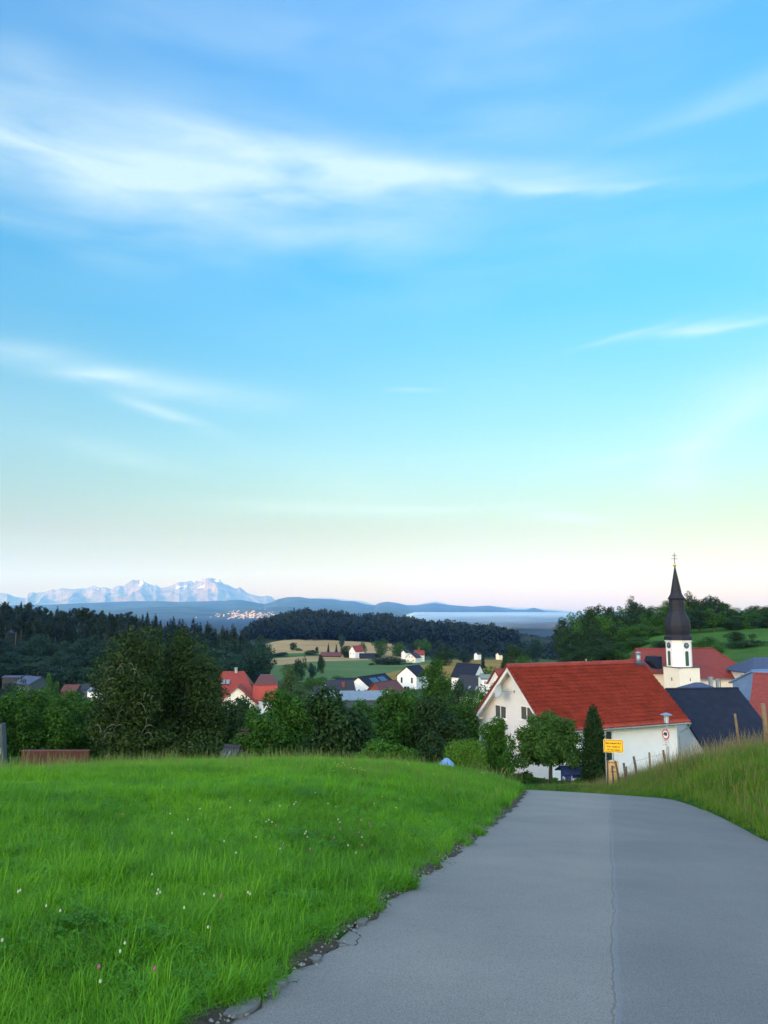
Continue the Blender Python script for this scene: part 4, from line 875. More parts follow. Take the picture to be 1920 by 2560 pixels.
for (nm, l, px, yt, Y, w, mt, n, s, rs, kw) in (
    ('orchard_tree', 'leafy dark tree at the far left behind the meadow edge', 15, 1735, 62, 150, 'leaf_mid', 11000, .17, 11, {}),
    ('orchard_tree', 'fruit tree with a yellowish top behind the terracotta wall', 75, 1722, 66, 120, 'leaf_mid', 11000, .17, 12, {}),
    ('orchard_tree', 'bushy green tree above the middle of the terracotta wall', 150, 1745, 64, 130, 'leaf_mid', 12000, .17, 13, {}),
    ('orchard_tree', 'green tree filling the gap left of the big orchard tree', 225, 1738, 67, 130, 'leaf_mid', 12000, .17, 14, {}),
    ('walnut_tree', 'light green round-topped tree right of the villa', 715, 1722, 66, 190, 'leaf_mid', 20000, .20, 15, {}),
    ('shrub', 'lower leafy shrub at the left foot of the round-topped tree', 640, 1790, 60, 130, 'leaf_mid', 10000, .17, 16, {}),
    ('cherry_tree', 'dark large-leaved cherry tree with upright shoots behind the meadow crest', 830, 1722, 58, 200, 'leaf_dark', 15000, .26, 17, dict(droop=.5, flat=.9)),
    ('walnut_tree', 'dense green tree right of the cherry tree', 985, 1728, 66, 170, 'leaf_mid', 19000, .20, 18, {}),
    ('walnut_tree', 'dark leafy tree between the dense tree and the white house', 1085, 1742, 64, 170, 'leaf_dark', 17000, .19, 19, {}),
    ('walnut_tree', 'green tree close behind the clipped hedge', 1150, 1755, 68, 120, 'leaf_mid', 12000, .18, 20, {}),
    ('shrub', 'bright fresh-green spreading shrub at the meadow crest', 935, 1852, 47, 130, 'leaf_fresh', 8000, .14, 21, dict()),
    ('shrub', 'bright low shrub right of the spreading one at the meadow crest', 1000, 1862, 47, 110, 'leaf_fresh', 7000, .13, 22, dict()),
    ('shrub', 'dark low undergrowth bush right of the bright shrubs', 1085, 1830, 54, 130, 'leaf_dark', 9000, .16, 23, {}),
    ('shrub', 'dark low bush under the old orchard pair', 420, 1800, 60, 320, 'leaf_olive', 14000, .17, 24, {}),
    ('orchard_tree', 'distant green tree below the terracotta roof', 175, 1724, 120, 100, 'leaf_mid', 6000, .28, 41, {}),
    ('orchard_tree', 'green tree in front of the glasshouse row', 45, 1700, 135, 110, 'leaf_dark', 6000, .3, 42, {}),
    ('orchard_tree', 'green tree between the blue-grey house and the light green egg-shaped tree', 105, 1718, 125, 90, 'leaf_mid', 6000, .28, 43, {}),
    ('orchard_tree', 'green tree in front of the small white house by the orchard tree', 240, 1742, 110, 90, 'leaf_mid', 6000, .27, 44, {}),
    ('walnut_tree', 'green tree in front of the long grey roof, left half', 760, 1752, 78, 120, 'leaf_mid', 10000, .2, 45, {}),
    ('walnut_tree', 'green tree in front of the long grey roof, right half', 915, 1748, 78, 130, 'leaf_mid', 10000, .2, 46, {}),
    ('walnut_tree', 'broad tree below the tall white gabled house', 1020, 1720, 100, 130, 'leaf_mid', 10000, .24, 47, {}),
    ('walnut_tree', 'dark tree hiding the lower walls of the villa', 600, 1748, 100, 120, 'leaf_dark', 8000, .22, 48, {}),
    ('orchard_tree', 'dark tree just right of the big orchard pair', 560, 1752, 70, 100, 'leaf_olive', 9000, .17, 49, {}),
    ('orchard_tree', 'tree top between the blue-grey house and the orchard', 30, 1722, 90, 140, 'leaf_mid', 9000, .2, 61, {}),
    ('orchard_tree', 'dense green tree hiding the lower terracotta house', 190, 1728, 84, 150, 'leaf_mid', 9000, .2, 62, {}),
    ('shrub', 'shadowy bush at the left edge above the grey roof', -8, 1790, 55, 70, 'leaf_dark', 5000, .16, 25, {})):
    kw.setdefault('holes', .3); neartree(nm, l, px, yt, Y, w, M[mt], n, s, rs, .03, 18, .2, .02, hk=1.6, **kw)
# upright shoots on the cherry
# clipped hedge, climbing shrub, apple tree, cypress by the white house
p = P(1160, 1858, 50); z0 = Hs(p.x, p.y)
hb = [(x, y, zz, .75, .75, .8) for x in (-.5, .1, .7) for y in (-.3, .3, .9) for zz in (.6, 1.3, 2.0, p.z - z0 - .8)]
root = empty('clipped_hedge', (p.x, p.y, z0)); tag(root, 'bright yellow-green clipped hedge with a rounded top left of the white house', 'hedge')
link('crown', crownmesh('crown', M['hedge'], hb, 15000, .09, 31, surf=.75), None, root); link('trunk', trunkmesh('trunk', M['bark'], 2, .06, 4, 3, .3), None, root)
neartree('climbing_shrub', 'tall loose shrub with outstretched sprays against the white gable', 1238, 1790, 53, 124, M['leaf_fresh'], 16000, .13, 33, .02, 24, .17, .015, 'shrub', holes=.35, hk=2)
neartree('climbing_shrub', 'dark drooping shrub at the meadow end below the white gable', 1262, 1880, 50.5, 62, M['leaf_mid'], 5500, .12, 34, .02, 14, .2, .015, 'shrub', holes=.35, hk=2)
def apple(h, w):
    r = random.Random(8); o = []
    for i in range(34):
        a = r.uniform(0, 6.283); f = r.random(); q = w * .82 * math.sqrt(r.random()) * (1 - .15 * f); z = h * (.36 + .52 * f) - .10 * h * (q / w) ** 2
        o.append((q * math.cos(a), q * math.sin(a), z, w * .25, w * .25, h * .10))
    o.append((0, 0, h * .6, w * .6, w * .6, h * .22))
    return o
neartree('apple_tree', 'round-crowned apple tree on a short trunk in front of the white house', 1372, 1768, 52, 172, M['leaf_apple'], 36000, .125, 35, trunkr=.028, blobs=apple, limbs=12, holes=.3, hk=2.2, surf=.3)
p = P(1482, 1766, 50); z0 = Hs(p.x, p.y); hh = p.z - z0
cyb = [(0, 0, hh * f, .80 * math.sin(math.pi * min(.97, .30 + f * .68)) ** .8 + .08, .80 * math.sin(math.pi * min(.97, .30 + f * .68)) ** .8 + .08, hh * .07) for f in np.linspace(.03, .95, 20)]
root = empty('cypress', (p.x, p.y, z0)); tag(root, 'slim dark green column-shaped conifer between the apple tree and the yellow sign', 'tree')
link('crown', crownmesh('crown', M['thuja'], cyb, 26000, .12, 36, surf=.62, flat=.2, droop=-.8), None, root); link('trunk', trunkmesh('trunk', M['bark'], hh * .9, .09, 0, 3), None, root)
# garden bed in front of the house
for i, (px, yt, w, Y, mt, l) in enumerate(((1310, 1928, 46, 52, 'leaf_dark', 'dark bush at the left end of the garden bed'), (1322, 1938, 36, 51, 'leaf_mid', 'mid-green rounded bush in front of the white wall'), (1352, 1946, 50, 50.5, 'leaf_mid', 'low bush left of the apple trunk'),
        (1385, 1944, 40, 50.8, 'leaf_fresh', 'fresh green plant at the foot of the apple trunk'), (1418, 1950, 44, 50, 'leaf_mid', 'low plants in front of the blue playhouse'), (1446, 1946, 30, 50, 'leaf_fresh', 'pale green bush beside the blue playhouse'),
        (1340, 1957, 80, 49.6, 'leaf_dark', 'long low hedge plants along the lane, left stretch'), (1425, 1956, 80, 49.4, 'leaf_dark', 'long low hedge plants along the lane, right stretch'), (1500, 1925, 26, 48.5, 'leaf_olive', 'brownish shrub at the foot of the column conifer'))):
    neartree('garden_bush', l, px, yt, Y, w, M[mt], 2600, .09, 50 + i, .02, 9, .26, .02, 'bush', limbs=4)
# wildflowers: heads on stalks
def flowermesh(name, colr, r_, h, kind):
    mb = MB(); mb.tube([(0, 0, 0), (.004, 0, h)], .0012, 4); n = 7
    st_ = len(mb.f)
    if kind == 'ball': mb.lathe([(r_ * .3, h - r_ * .4), (r_, h), (r_ * .95, h + r_ * .6), (r_ * .4, h + r_ * 1.2)], n)
    else:
        for k in range(5):
            a = k * 1.2566; c_, s_ = math.cos(a), math.sin(a)
            mb.add([(0, 0, h), (c_ * r_ - s_ * r_ * .5, s_ * r_ + c_ * r_ * .5, h + r_ * .35), (c_ * r_ * 1.2, s_ * r_ * 1.2, h + r_ * .4), (c_ * r_ + s_ * r_ * .5, s_ * r_ - c_ * r_ * .5, h + r_ * .35)], [(0, 1, 2, 3)])
    me = mb.mesh(name); me.materials.append(M['grass']); me.materials.append(colr)
    for i, p_ in enumerate(me.polygons): p_.material_index = 0 if i < st_ else 1
    return me
fm = {'white': flowermesh('white_clover', simple('clover_white', (.40, .44, .30), .8), .013, .22, 'ball'), 'pink': flowermesh('red_clover', simple('clover_pink', (.30, .08, .15), .8), .015, .30, 'ball'),
      'yellow': flowermesh('buttercup', simple('buttercup_yellow', (.85, .62, .02), .5), .015, .36, 'open')}
FL = {'white': [(115, 2275), (150, 2290), (395, 2235), (400, 2240), (392, 2243), (510, 2245), (535, 2252), (620, 2242), (625, 2245), (50, 2235), (45, 2240), (5, 2365), (312, 2370), (425, 2040), (665, 2060), (672, 2055), (680, 2062), (740, 2010), (735, 2015), (700, 2020), (845, 2055), (850, 2062), (765, 2085), (762, 2092), (768, 2100), (640, 2100), (560, 2110), (575, 2025), (500, 2028), (590, 2140), (430, 2090), (625, 2007), (460, 2280), (520, 2330), (250, 2470), (300, 2390), (870, 2120), (905, 2100), (470, 2055), (380, 2195), (890, 2140), (820, 2015), (700, 2130)],
      'pink': [(905, 1988), (840, 2040), (920, 2030), (923, 2083), (905, 2072), (926, 2090), (850, 2098), (898, 2105), (905, 2140), (708, 2138), (835, 2120), (775, 2150), (690, 2090), (552, 2280), (385, 2475), (245, 2475), (305, 2060)],
      'yellow': [(838, 1926), (845, 1930), (852, 1936), (858, 1925), (862, 1932), (842, 1935), (878, 1940), (885, 1942), (905, 1945), (912, 1948), (900, 1940), (1020, 1924), (1022, 1929), (788, 2012), (840, 2012), (935, 2040), (937, 2046), (1000, 2025), (955, 2020), (902, 2087), (990, 2050), (1205, 1948), (1212, 1946), (1210, 1950), (1085, 1955), (835, 1950)]}
for k, lst in FL.items():
    nm = {'white': 'white_clover', 'pink': 'red_clover', 'yellow': 'buttercup'}[k]
    lb = {'white': 'small white clover head in the meadow grass', 'pink': 'pinkish purple clover head in the meadow grass', 'yellow': 'tiny yellow buttercup in the meadow grass'}[k]
    for (px, py) in lst:
        d = ray(px, py); hz = math.hypot(d[0], d[1]); r = np.geomspace(2, 40, 500); top_ = .2
        zz = CAMZ + d[2] / hz * r; hh_ = H(d[0] / hz * r, d[1] / hz * r, False) + top_; kk = int(np.argmax(zz < hh_))
        if kk == 0: continue
        x, y = d[0] / hz * r[kk], d[1] / hz * r[kk]; o = link(nm, fm[k]); o.location = (x, y, Hs(x, y)); s_ = max(.6, min(1.2, r[kk] / 17)); o.scale = (s_, s_, 1.0); o.rotation_euler = (0, 0, rt.random() * 6)
        tag(o, lb, 'flower', {'white': 'white clovers in the meadow', 'pink': 'red clovers in the meadow', 'yellow': 'buttercups in the meadow'}[k])
# ------------------------------------------------------------------ buildings
def window(parent, wall, u, v, w, h, y0, mull=1, glass='glass', name='window', bars=0, frame='white_paint', ft=.07):
    """wall: 'front' (local -y at y0), 'left' (local -x at x=y0), 'right'; u along the wall, v height of the window's lower edge"""
    def bx(mb, a0, a1, z0, z1, d0, d1):
        if wall == 'front': mb.box(a0, a1, y0 - d1, y0 - d0, z0, z1)
        elif wall == 'left': mb.box(y0 - d1, y0 - d0, a0, a1, z0, z1)
        else: mb.box(y0 + d0, y0 + d1, a0, a1, z0, z1)
    mb = MB(); t = ft; bx(mb, u - w / 2, u - w / 2 + t, v, v + h, -.02, .045); bx(mb, u + w / 2 - t, u + w / 2, v, v + h, -.02, .045)
    bx(mb, u - w / 2 + t, u + w / 2 - t, v, v + t, -.02, .045); bx(mb, u - w / 2 + t, u + w / 2 - t, v + h - t, v + h, -.02, .045)
    for k in range(mull):
        c = u - w / 2 + w * (k + 1) / (mull + 1); bx(mb, c - t * .6, c + t * .6, v + t, v + h - t, -.02, .043)
    f = mb.build(name, M[frame], parent); gb = MB(); bx(gb, u - w / 2 + t * .8, u + w / 2 - t * .8, v + t * .8, v + h - t * .8, -.03, .012); gb.build('pane', M[glass], f)
    return f
def slopeslab(x0, x1, ya, za, yb, zb, th):
    """roof slab from eave (ya, za) to ridge (yb, zb)"""
    n = Vector((0, -(zb - za), (yb - ya))).normalized(); n = n if n.z > 0 else -n
    mb = MB(); pts = [(ya, za), (yb, zb), (yb + n.y * th, zb + n.z * th), (ya + n.y * th, za + n.z * th)]
    return mb.prism(pts, 'x', x0, x1)
def house(name, label, px, py, Y, rz, L, W, wh, rise, over=.5, wall='white_wall', roof='dark_tiles', cat='house', wins=(), chim=(), sky_=(), solar=(), anchor='apex', hip=0, base=3.0, gable_over=.4, wallgable=None):
    """the ridge's left end (anchor apex) is seen at photo pixel px, py at depth Y; ridge runs along local +x"""
    p = P(px, py, Y); c, s = math.cos(rz), math.sin(rz); z0 = p.z - wh - rise
    if anchor == 'mid': ctr = (p.x, p.y)
    else: ctr = (p.x + c * (L / 2 + gable_over - hip), p.y + s * (L / 2 + gable_over - hip))
    root = empty(name, (ctr[0], ctr[1], z0), rz); tag(root, label, cat)
    x0, x1, y0, y1 = -L / 2, L / 2, -W / 2, W / 2; sl = rise / (W / 2)
    if hip: w_ = MB().box(x0, x1, y0, y1, -base, wh)
    else: w_ = MB().prism([(y0, -base), (y1, -base), (y1, wh), (0, wh + rise - .06), (y0, wh)], 'x', x0, x1)
    w_.build('wall', M[wall], root)
    xo0, xo1 = x0 - gable_over, x1 + gable_over; yo = W / 2 + over; ze = wh - over * sl; th = .22
    if hip:
        mb = MB(); a = xo0; b_ = xo1; r0, r1 = a + hip, b_ - hip; zt = wh + rise
        mb.add([(a, -yo, ze), (b_, -yo, ze), (b_, yo, ze), (a, yo, ze), (r0, 0, zt), (r1, 0, zt), (a, -yo, ze - .15), (b_, -yo, ze - .15), (b_, yo, ze - .15), (a, yo, ze - .15)],
               [(0, 1, 5, 4), (1, 2, 5), (2, 3, 4, 5), (3, 0, 4), (0, 6, 7, 1), (1, 7, 8, 2), (2, 8, 9, 3), (3, 9, 6, 0), (9, 8, 7, 6)])
        rf = mb.build('roof', M[roof], root)
    else:
        mb = slopeslab(xo0, xo1, -yo, ze, 0, wh + rise, th); m2 = slopeslab(xo0, xo1, yo, ze, 0.0, wh + rise, th); mb.add(m2.v, m2.f)
        rf = mb.build('roof', M[roof], root)
        rc = MB().tube([(xo0, 0, wh + rise + th), (xo1, 0, wh + rise + th)], .16, 6); rc.build('ridge_cap', M[roof], rf)
    for (wl_, u, v, w, h, *mm) in wins:
        window(root, wl_, u, v, w, h, {'front': y0, 'left': x0, 'right': x1}[wl_], mm[0] if mm else 1)
    for (x, y, h, w) in chim:
        zt = wh + rise - abs(y) * sl; cb = MB().box(x - w / 2, x + w / 2, y - w / 2, y + w / 2, zt - .6, zt + h).box(x - w * .65, x + w * .65, y - w * .65, y + w * .65, zt + h, zt + h + .1)
        cb.build('chimney', M['steel'] if w < .6 else M['brown_wood'], rf)
    def onroof(nm, mt, u, f, w, l, up=.05):     # panel on the front slope: u along ridge, f 0 eave .. 1 ridge
        n = Vector((0, -sl, 1)).normalized(); e = Vector((0, 1, sl)).normalized(); ln = math.hypot(yo, yo * sl)
        o = Vector((u, -yo, ze)) + e * (f * ln) + n * (th + up); a = Vector((w / 2, 0, 0)); b = e * l / 2; d = n * .06
        mb = MB(); q = [o - a - b, o + a - b, o + a + b, o - a + b]; mb.add([v - d for v in q] + [v + d for v in q], [(0, 3, 2, 1), (4, 5, 6, 7), (0, 1, 5, 4), (1, 2, 6, 5), (2, 3, 7, 6), (3, 0, 4, 7)])
        return mb.build(nm, M[mt], rf)
    for (u, f, w, l) in sky_: onroof('skylight', 'grey_blue_metal', u, f, w, l)
    for (u, f, w, l) in solar: onroof('solar_panel', 'solar', u, f, w, l)
    return root, rf

# --- the white house with the red tiled roof
TH = .412; RISE = 4.66; YO = 5.475; LR = 14.2
pc = Vector((12.39, 60, -7.50)); c_, s_ = math.cos(TH), math.sin(TH)
gz = -10.95
root = empty('white_house', (pc.x, pc.y, gz), TH); tag(root, 'white plastered house with a big bright red tiled roof and satellite dish on its gable', 'house')
ez = pc.z - gz; sl = RISE / YO; OG = .75; OE = .70; FAR = 1.205 * YO; th = .10
x0, x1 = OG, LR - .75; y0, y1 = OE, YO + FAR - .6
zt = lambda y: ez + (y if y < YO else 2 * YO - y) * sl
wall = MB(); wz = 0.02
poly = [(y0, -2.5), (y1, -2.5), (y1, zt(y1) - wz), (YO, zt(YO) - wz), (y0, zt(y0) - wz)]
wall.prism(poly, 'x', x0, x1); wl_ = wall.build('wall', M['white_wall'], root)
# tiled roof: two real pantile surfaces
def tiles(ya, za, yb, zb, xa, xb, tw=.30, tl=.40, amp=.030, lift=.13):
    slope = Vector((0, yb - ya, zb - za)); ln = slope.length; e = slope.normalized(); n = Vector((0, -e.z, e.y)) if e.y > 0 else Vector((0, e.z, -e.y))
    nr = int(ln / tl); sub = 5; nc = int((xb - xa) / tw); V = []; rows = []
    for i in range(nr + 1):
        for f, h in ((0.0, lift), (1.0, 0.004)):
            if i == nr and f: break
            rows.append((min(ln, i * ln / nr + (ln / nr + .15 if f else 0)), h, i))
    rows.insert(0, (0.0, -.05, 0))
    for (d, h, i) in rows:
        for j in range(nc * sub + 1):
            u = xa + (xb - xa) * j / (nc * sub); ph = (j % sub) / sub; w = amp * (math.sin(2 * math.pi * ph) * .6 + .4 * math.cos(2 * math.pi * ph)) + .006 * math.sin(i * 12.9 + (j // sub) * 78.2)
            V.append(tuple(Vector((u, ya, za)) + e * d + n * (h + w + .06)))
    m_ = nc * sub + 1; Fq = [(a * m_ + j, a * m_ + j + 1, (a + 1) * m_ + j + 1, (a + 1) * m_ + j) for a in range(len(rows) - 1) for j in range(m_ - 1)]
    return V, Fq
m, nt, b = newmat('red_pantiles'); f = nz(nt, 1.0, 5, .6); f2 = nz(nt, 7, 3)
c = rampn(nt, mathn(nt, 'ADD', mathn(nt, 'MULTIPLY', f, .6), mathn(nt, 'MULTIPLY', f2, .4)), [(.35, (.20, .026, .018)), (.65, (.36, .050, .035))])
nt.links.new(c, b.inputs['Base Color']); b.inputs['Roughness'].default_value = .42; M['pantile'] = m
Va, Fa = tiles(0, ez, YO, ez + RISE, 0, LR); Vb, Fb = tiles(YO + FAR, ez + RISE - FAR * sl, YO, ez + RISE, 0, LR); nb_ = len(Va)
me = npmesh('roof', Va + Vb, Fa + [tuple(i + nb_ for i in q) for q in Fb], None, False)
rf = link('roof', me, M['pantile'], root)
und = MB(); und.prism([(0, ez - th), (0, ez + .03), (YO, ez + RISE + .03), (YO + FAR, ez + RISE - FAR * sl + .03), (YO + FAR, ez + RISE - FAR * sl - th), (YO, ez + RISE - th)], 'x', .04, LR - .04)
und.build('roof_boarding', M['trim_wood'], rf)
rc = MB()
for k in range(int(LR / .38)):
    a = k * .38; rc.tube([(a, YO, ez + RISE + .06), (a + .40, YO, ez + RISE + .045)], [.145, .125], 8)
rc.build('ridge_tiles', M['pantile'], rf)
vg = MB()
for (ya, za, yb, zb) in ((0, ez, YO, ez + RISE), (YO + FAR, ez + RISE - FAR * sl, YO, ez + RISE)):
    for xx in (-.05, LR - .02):
        vg.prism([(ya, za - .08), (yb, zb - .08), (yb, zb + .13), (ya, za + .13)], 'x', xx, xx + .07)
vg.build('verge_tiles', M['red_roof'], rf)
bg = MB()
for (ya, za, yb, zb) in ((.1, ez - .02, YO, ez + RISE - .10), (YO + FAR - .1, ez + RISE - FAR * sl - .02, YO, ez + RISE - .10)):
    bg.prism([(ya, za - .34), (yb, zb - .34), (yb, zb - .02), (ya, za - .02)], 'x', .03, .11)
bg.build('bargeboard', M['white_paint'], root)
pu = MB()
for y in (YO + FAR - 1.3, YO, .9):
    zz = zt(y) - .36; pu.box(.12, x0 + .1, y - .09, y + .09, zz - .10, zz + .10)
pu.build('purlin', M['white_paint'], root)
gt = MB()
gt.tube([(-.02, -.10, ez - .05), (LR + .02, -.10, ez - .07)], .075, 8); gt.build('gutter', M['zinc'], root)
dp = MB(); dp.tube([(LR - .12, -.10, ez - .12), (LR - .16, -.02, ez - .38), (LR - .55, y0 - .14, ez - .85), (LR - .66, y0 - .16, ez - 1.1), (LR - .66, y0 - .16, -1.0)], .055, 8); dp.build('downpipe', M['zinc'], root)
def onleft(py_, h, w_, hh_, mull=1): return window(root, 'left', py_, h, w_, hh_, x0, mull, 'curtain_glass', ft=.075)
# gable windows placed from the photo rays onto the gable plane
def gableuv(px, py):
    d = ray(px, py); o = Vector((pc.x, pc.y, 0)); nx = Vector((c_, s_)); pl = nx.dot(Vector((o.x, o.y))) + x0
    t = pl / (nx.x * d[0] + nx.y * d[1]); q = Vector((d[0] * t, d[1] * t)) - Vector((pc.x, pc.y)); return -s_ * q.x + c_ * q.y, CAMZ + d[2] * t - gz
def frontuv(px, py):
    d = ray(px, py); ny = Vector((-s_, c_)); pl = ny.dot(Vector((pc.x, pc.y))) + y0; t = pl / (ny.x * d[0] + ny.y * d[1])
    q = Vector((d[0] * t, d[1] * t)) - Vector((pc.x, pc.y)); return c_ * q.x + s_ * q.y, CAMZ + d[2] * t - gz
for (xa, xb, ya, yb) in ((1238, 1267, 1760, 1799), (1302, 1334, 1763, 1806)):
    u1, v1 = gableuv(xa, ya); u2, v2 = gableuv(xb, yb); um = (u1 + u2) / 2; f = onleft(um, min(v1, v2), abs(u1 - u2), abs(v1 - v2))
    MB().box(x0 - .16, x0 + .02, um - abs(u1 - u2) / 2 - .08, um + abs(u1 - u2) / 2 + .08, min(v1, v2) - .09, min(v1, v2) - .005).build('sill', M['white_paint'], f)
u1, v1 = frontuv(1512, 1825); u2, v2 = frontuv(1534, 1950)
f = window(root, 'front', (u1 + u2) / 2, v2 - .3, u2 - u1, v1 - v2 + .22, y0, 0, 'glass'); 
for k in (1, 2):
    zz = v2 + (v1 - v2) * k / 2.6; MB().box(u1, u2, y0 - .05, y0 + .01, zz - .05, zz + .05).build('transom', M['white_paint'], f)
MB().box(u2 + .12, u2 + .32, y0 - .06, y0 + .02, v2 - .4, v1 + .0).build('shutter_rail', M['white_paint'], root)
# chimney pipe near the far ridge end, small vent
ch = MB().lathe([(.20, ez + RISE - .2), (.20, ez + RISE + .75)], 12, 0, (LR - .6, YO - .35)).lathe([(.27, ez + RISE + .75), (.27, ez + RISE + .84), (.05, ez + RISE + .92)], 12, 0, (LR - .6, YO - .35)); ch.build('chimney', M['steel'], rf, True)
MB().box(LR - 1.0, LR - .2, YO - .75, YO + .05, ez + RISE - .22, ez + RISE - .02).build('chimney_flashing', M['slate_blue_roof'], rf)
MB().lathe([(.05, ez + RISE), (.05, ez + RISE + .3), (.09, ez + RISE + .3), (.09, ez + RISE + .36)], 8, 0, (LR * .57, YO)).build('vent_pipe', M['steel'], rf)
# satellite dish: its own thing, bracketed to the gable
u_, v_ = gableuv(1274, 1727); lp = Vector((x0 - .95, u_, v_)); wp = Vector((pc.x + c_ * lp.x - s_ * lp.y, pc.y + s_ * lp.x + c_ * lp.y, gz + lp.z))
dish = empty('satellite_dish', wp, 0); tag(dish, 'grey oval satellite dish on an arm from the white gable', 'satellite dish')
dn = Vector((-.85, -.45, .22)).normalized(); rotq = dn.to_track_quat('Z', 'Y')
V = []; n = 20; k6 = 6
for i in range(k6 + 1):
    for j in range(n):
        a = 2 * math.pi * j / n; r = i / k6; V.append(tuple(rotq @ Vector((.52 * r * math.cos(a), .58 * r * math.sin(a), .16 * r * r))))
d_ = MB(); Fq = [(i * n + j, i * n + (j + 1) % n, (i + 1) * n + (j + 1) % n, (i + 1) * n + j) for i in range(k6) for j in range(n)]
d_.add(V, Fq); V2 = [tuple(Vector(v) - dn * .025) for v in V]; d_.add(V2, [q[::-1] for q in Fq])
d_.build('dish', simple('dish_grey', (.36, .40, .40), .5, .08, 4), dish, True)
arm = MB(); tip = rotq @ Vector((0, -.62, .62)); arm.tube([rotq @ Vector((0, -.55, .1)), tip], .018, 6); arm.tube([tip, tip + dn * -.12], .04, 8); arm.build('receiver_arm', M['steel'], dish, True)
wb = Vector((c_, s_, 0)) * .95 + Vector((s_, -c_, 0)) * .75
br = MB(); br.tube([-dn * .02, -dn * .16, Vector((wb.x * .7, wb.y * .7, 0)), wb], .028, 6); br.box(wb.x - .05, wb.x + .05, wb.y - .08, wb.y + .08, -.12, .12); br.build('wall_bracket', M['steel'], dish)
# white hut end wall behind the eave at left
# --- lean-to and blue playhouse
p = P(1430, 1950, 51.5); z0 = Hs(p.x, p.y); tp = P(1430, 1915, 51.5)
ph = empty('playhouse', (p.x, p.y, z0), R(8)); tag(ph, 'small blue wooden playhouse with a dark roof beside the column conifer', 'playhouse'); hh = tp.z - z0
w_ = .52
MB().prism([(-.6, -.3), (.6, -.3), (.6, hh - .25), (0, hh - .05), (-.6, hh - .25)], 'x', -w_, w_).build('wall', M['blue_paint'], ph)
mb = MB(); mb.prism([(-.85, hh - .42), (0, hh - .03), (0, hh + .04), (-.87, hh - .34)], 'x', -w_ - .3, w_ + .25); mb.prism([(0, hh - .03), (.85, hh - .42), (.87, hh - .34), (0, hh + .04)], 'x', -w_ - .3, w_ + .25); mb.build('roof', M['blue_dark'], ph)
for u in (-.05, .33): window(ph, 'front', u, hh * .38, .24, .26, -.6, 0, 'glass', ft=.04)
window(ph, 'left', 0, hh * .35, .3, .3, -w_, 0, 'glass', ft=.04)
MB().box(-.26, -.22, -.63, -.58, -.2, hh - .3).build('corner_post', M['white_paint'], ph)

# --- village
W2 = lambda *a: a
house('dark_roofed_house', 'house with a large dark blue-grey roof right behind the white house, one skylight', 1664, 1730, 75, R(7), 6.6, 19, 2.0, 6.4, .5, 'white_wall', 'navy_roof', wins=(), sky_=((-1.9 + .4, .12, 1.0, 1.2),), hip=0)
house('hipped_annex', 'dark hipped roof end sloping down to the right behind the grass bank', 1800, 1722, 76, R(7), 7.0, 19, 2.0, 6.4, .5, 'white_wall', 'navy_roof', hip=3.9, gable_over=.2)
house('slate_roofed_house', 'low pale blue-grey pyramid roof in front of the church wall', 1737, 1706, 120, R(10), 9.5, 9.5, 3.5, 2.1, .5, 'white_wall', 'slate_blue_roof', hip=4.6, gable_over=.4, chim=((1.6, -.8, 1.1, .45), (2.6, -1.0, .9, .35)), sky_=((-1.2, .55, 1.0, .9),))
house('red_roofed_house', 'house with a wide plain red roof cut off by the right edge', 1884, 1688, 100, R(-35), 16, 12, 3.4, 5.6, .5, 'white_wall', 'church_roof', hip=0, gable_over=.3)
house('blue_roofed_house', 'white two-storey house with a blue hipped roof at the right edge on the hill foot', 1885, 1643, 175, R(4), 16, 11, 6.4, 2.6, .9, 'white_wall', 'slate_blue_roof', hip=4.2, gable_over=.9,
      wins=(('front', -1.8, 4.0, 1.1, 1.3), ('front', 1.6, 4.0, 1.5, 1.3), ('front', -6.2, .9, 1.4, 1.2), ('front', -1.0, 0.9, 1.3, 1.2)))
house('garage', 'low white flat building with dark solar roof beside the blue-roofed house', 1853, 1692, 150, R(2), 5.6, 5, 1.9, .9, .2, 'cream_wall', 'solar', gable_over=.1)
house('blue_metal_roofed_house', 'shed with a light blue metal roof just above the wide red roof', 1878, 1680, 125, R(25), 12, 8, 3, 1.9, .5, 'sky_blue_metal', 'sky_blue_metal', gable_over=.3)
# villa at the left of the valley
vr, vf = house('villa', 'red-roofed white villa with an oval window in its front gable behind the orchard tree', 556, 1678, 165, R(6), 9.5, 11, 4.6, 4.4, .5, 'white_wall', 'red_roof', hip=3.0, gable_over=.5, chim=((.6, -.2, .8, .55),), sky_=((-1.7, .55, .7, 1.2), (-.8, .55, .7, 1.2)))
# its gabled front wing
gw = MB(); gw.prism([(-3.6, -3), (3.6, -3), (3.6, 3.4), (0, 6.5), (-3.6, 3.4)], 'y', -8.6, -5.4); o = gw.build('gable_wing', M['cream_wall'], vr, loc=(1.7, 0, 0))
for sgn in (-1, 1):
    MB().prism([(sgn * 4.1, 2.95), (0, 6.5), (0, 6.75), (sgn * 4.1, 3.2)], 'y', -9.0, -3.0).build('wing_roof', M['red_roof_bright' if sgn < 0 else 'red_roof'], o)
ov = MB(); n = 14
ov.add([(.32 * math.cos(2 * math.pi * k / n), -8.64, 3.9 + .62 * math.sin(2 * math.pi * k / n)) for k in range(n)] + [(.32 * math.cos(2 * math.pi * k / n), -8.5, 3.9 + .62 * math.sin(2 * math.pi * k / n)) for k in range(n)], [tuple(range(n))] + [(k, (k + 1) % n, n + (k + 1) % n, n + k) for k in range(n)])
ov.build('oval_window', M['glass'], o)
MB().prism([(-3.55, 3.25), (3.55, 3.25), (3.55, 3.4), (-3.55, 3.4)], 'y', -8.66, -8.55).build('cornice', M['trim_wood'], o)
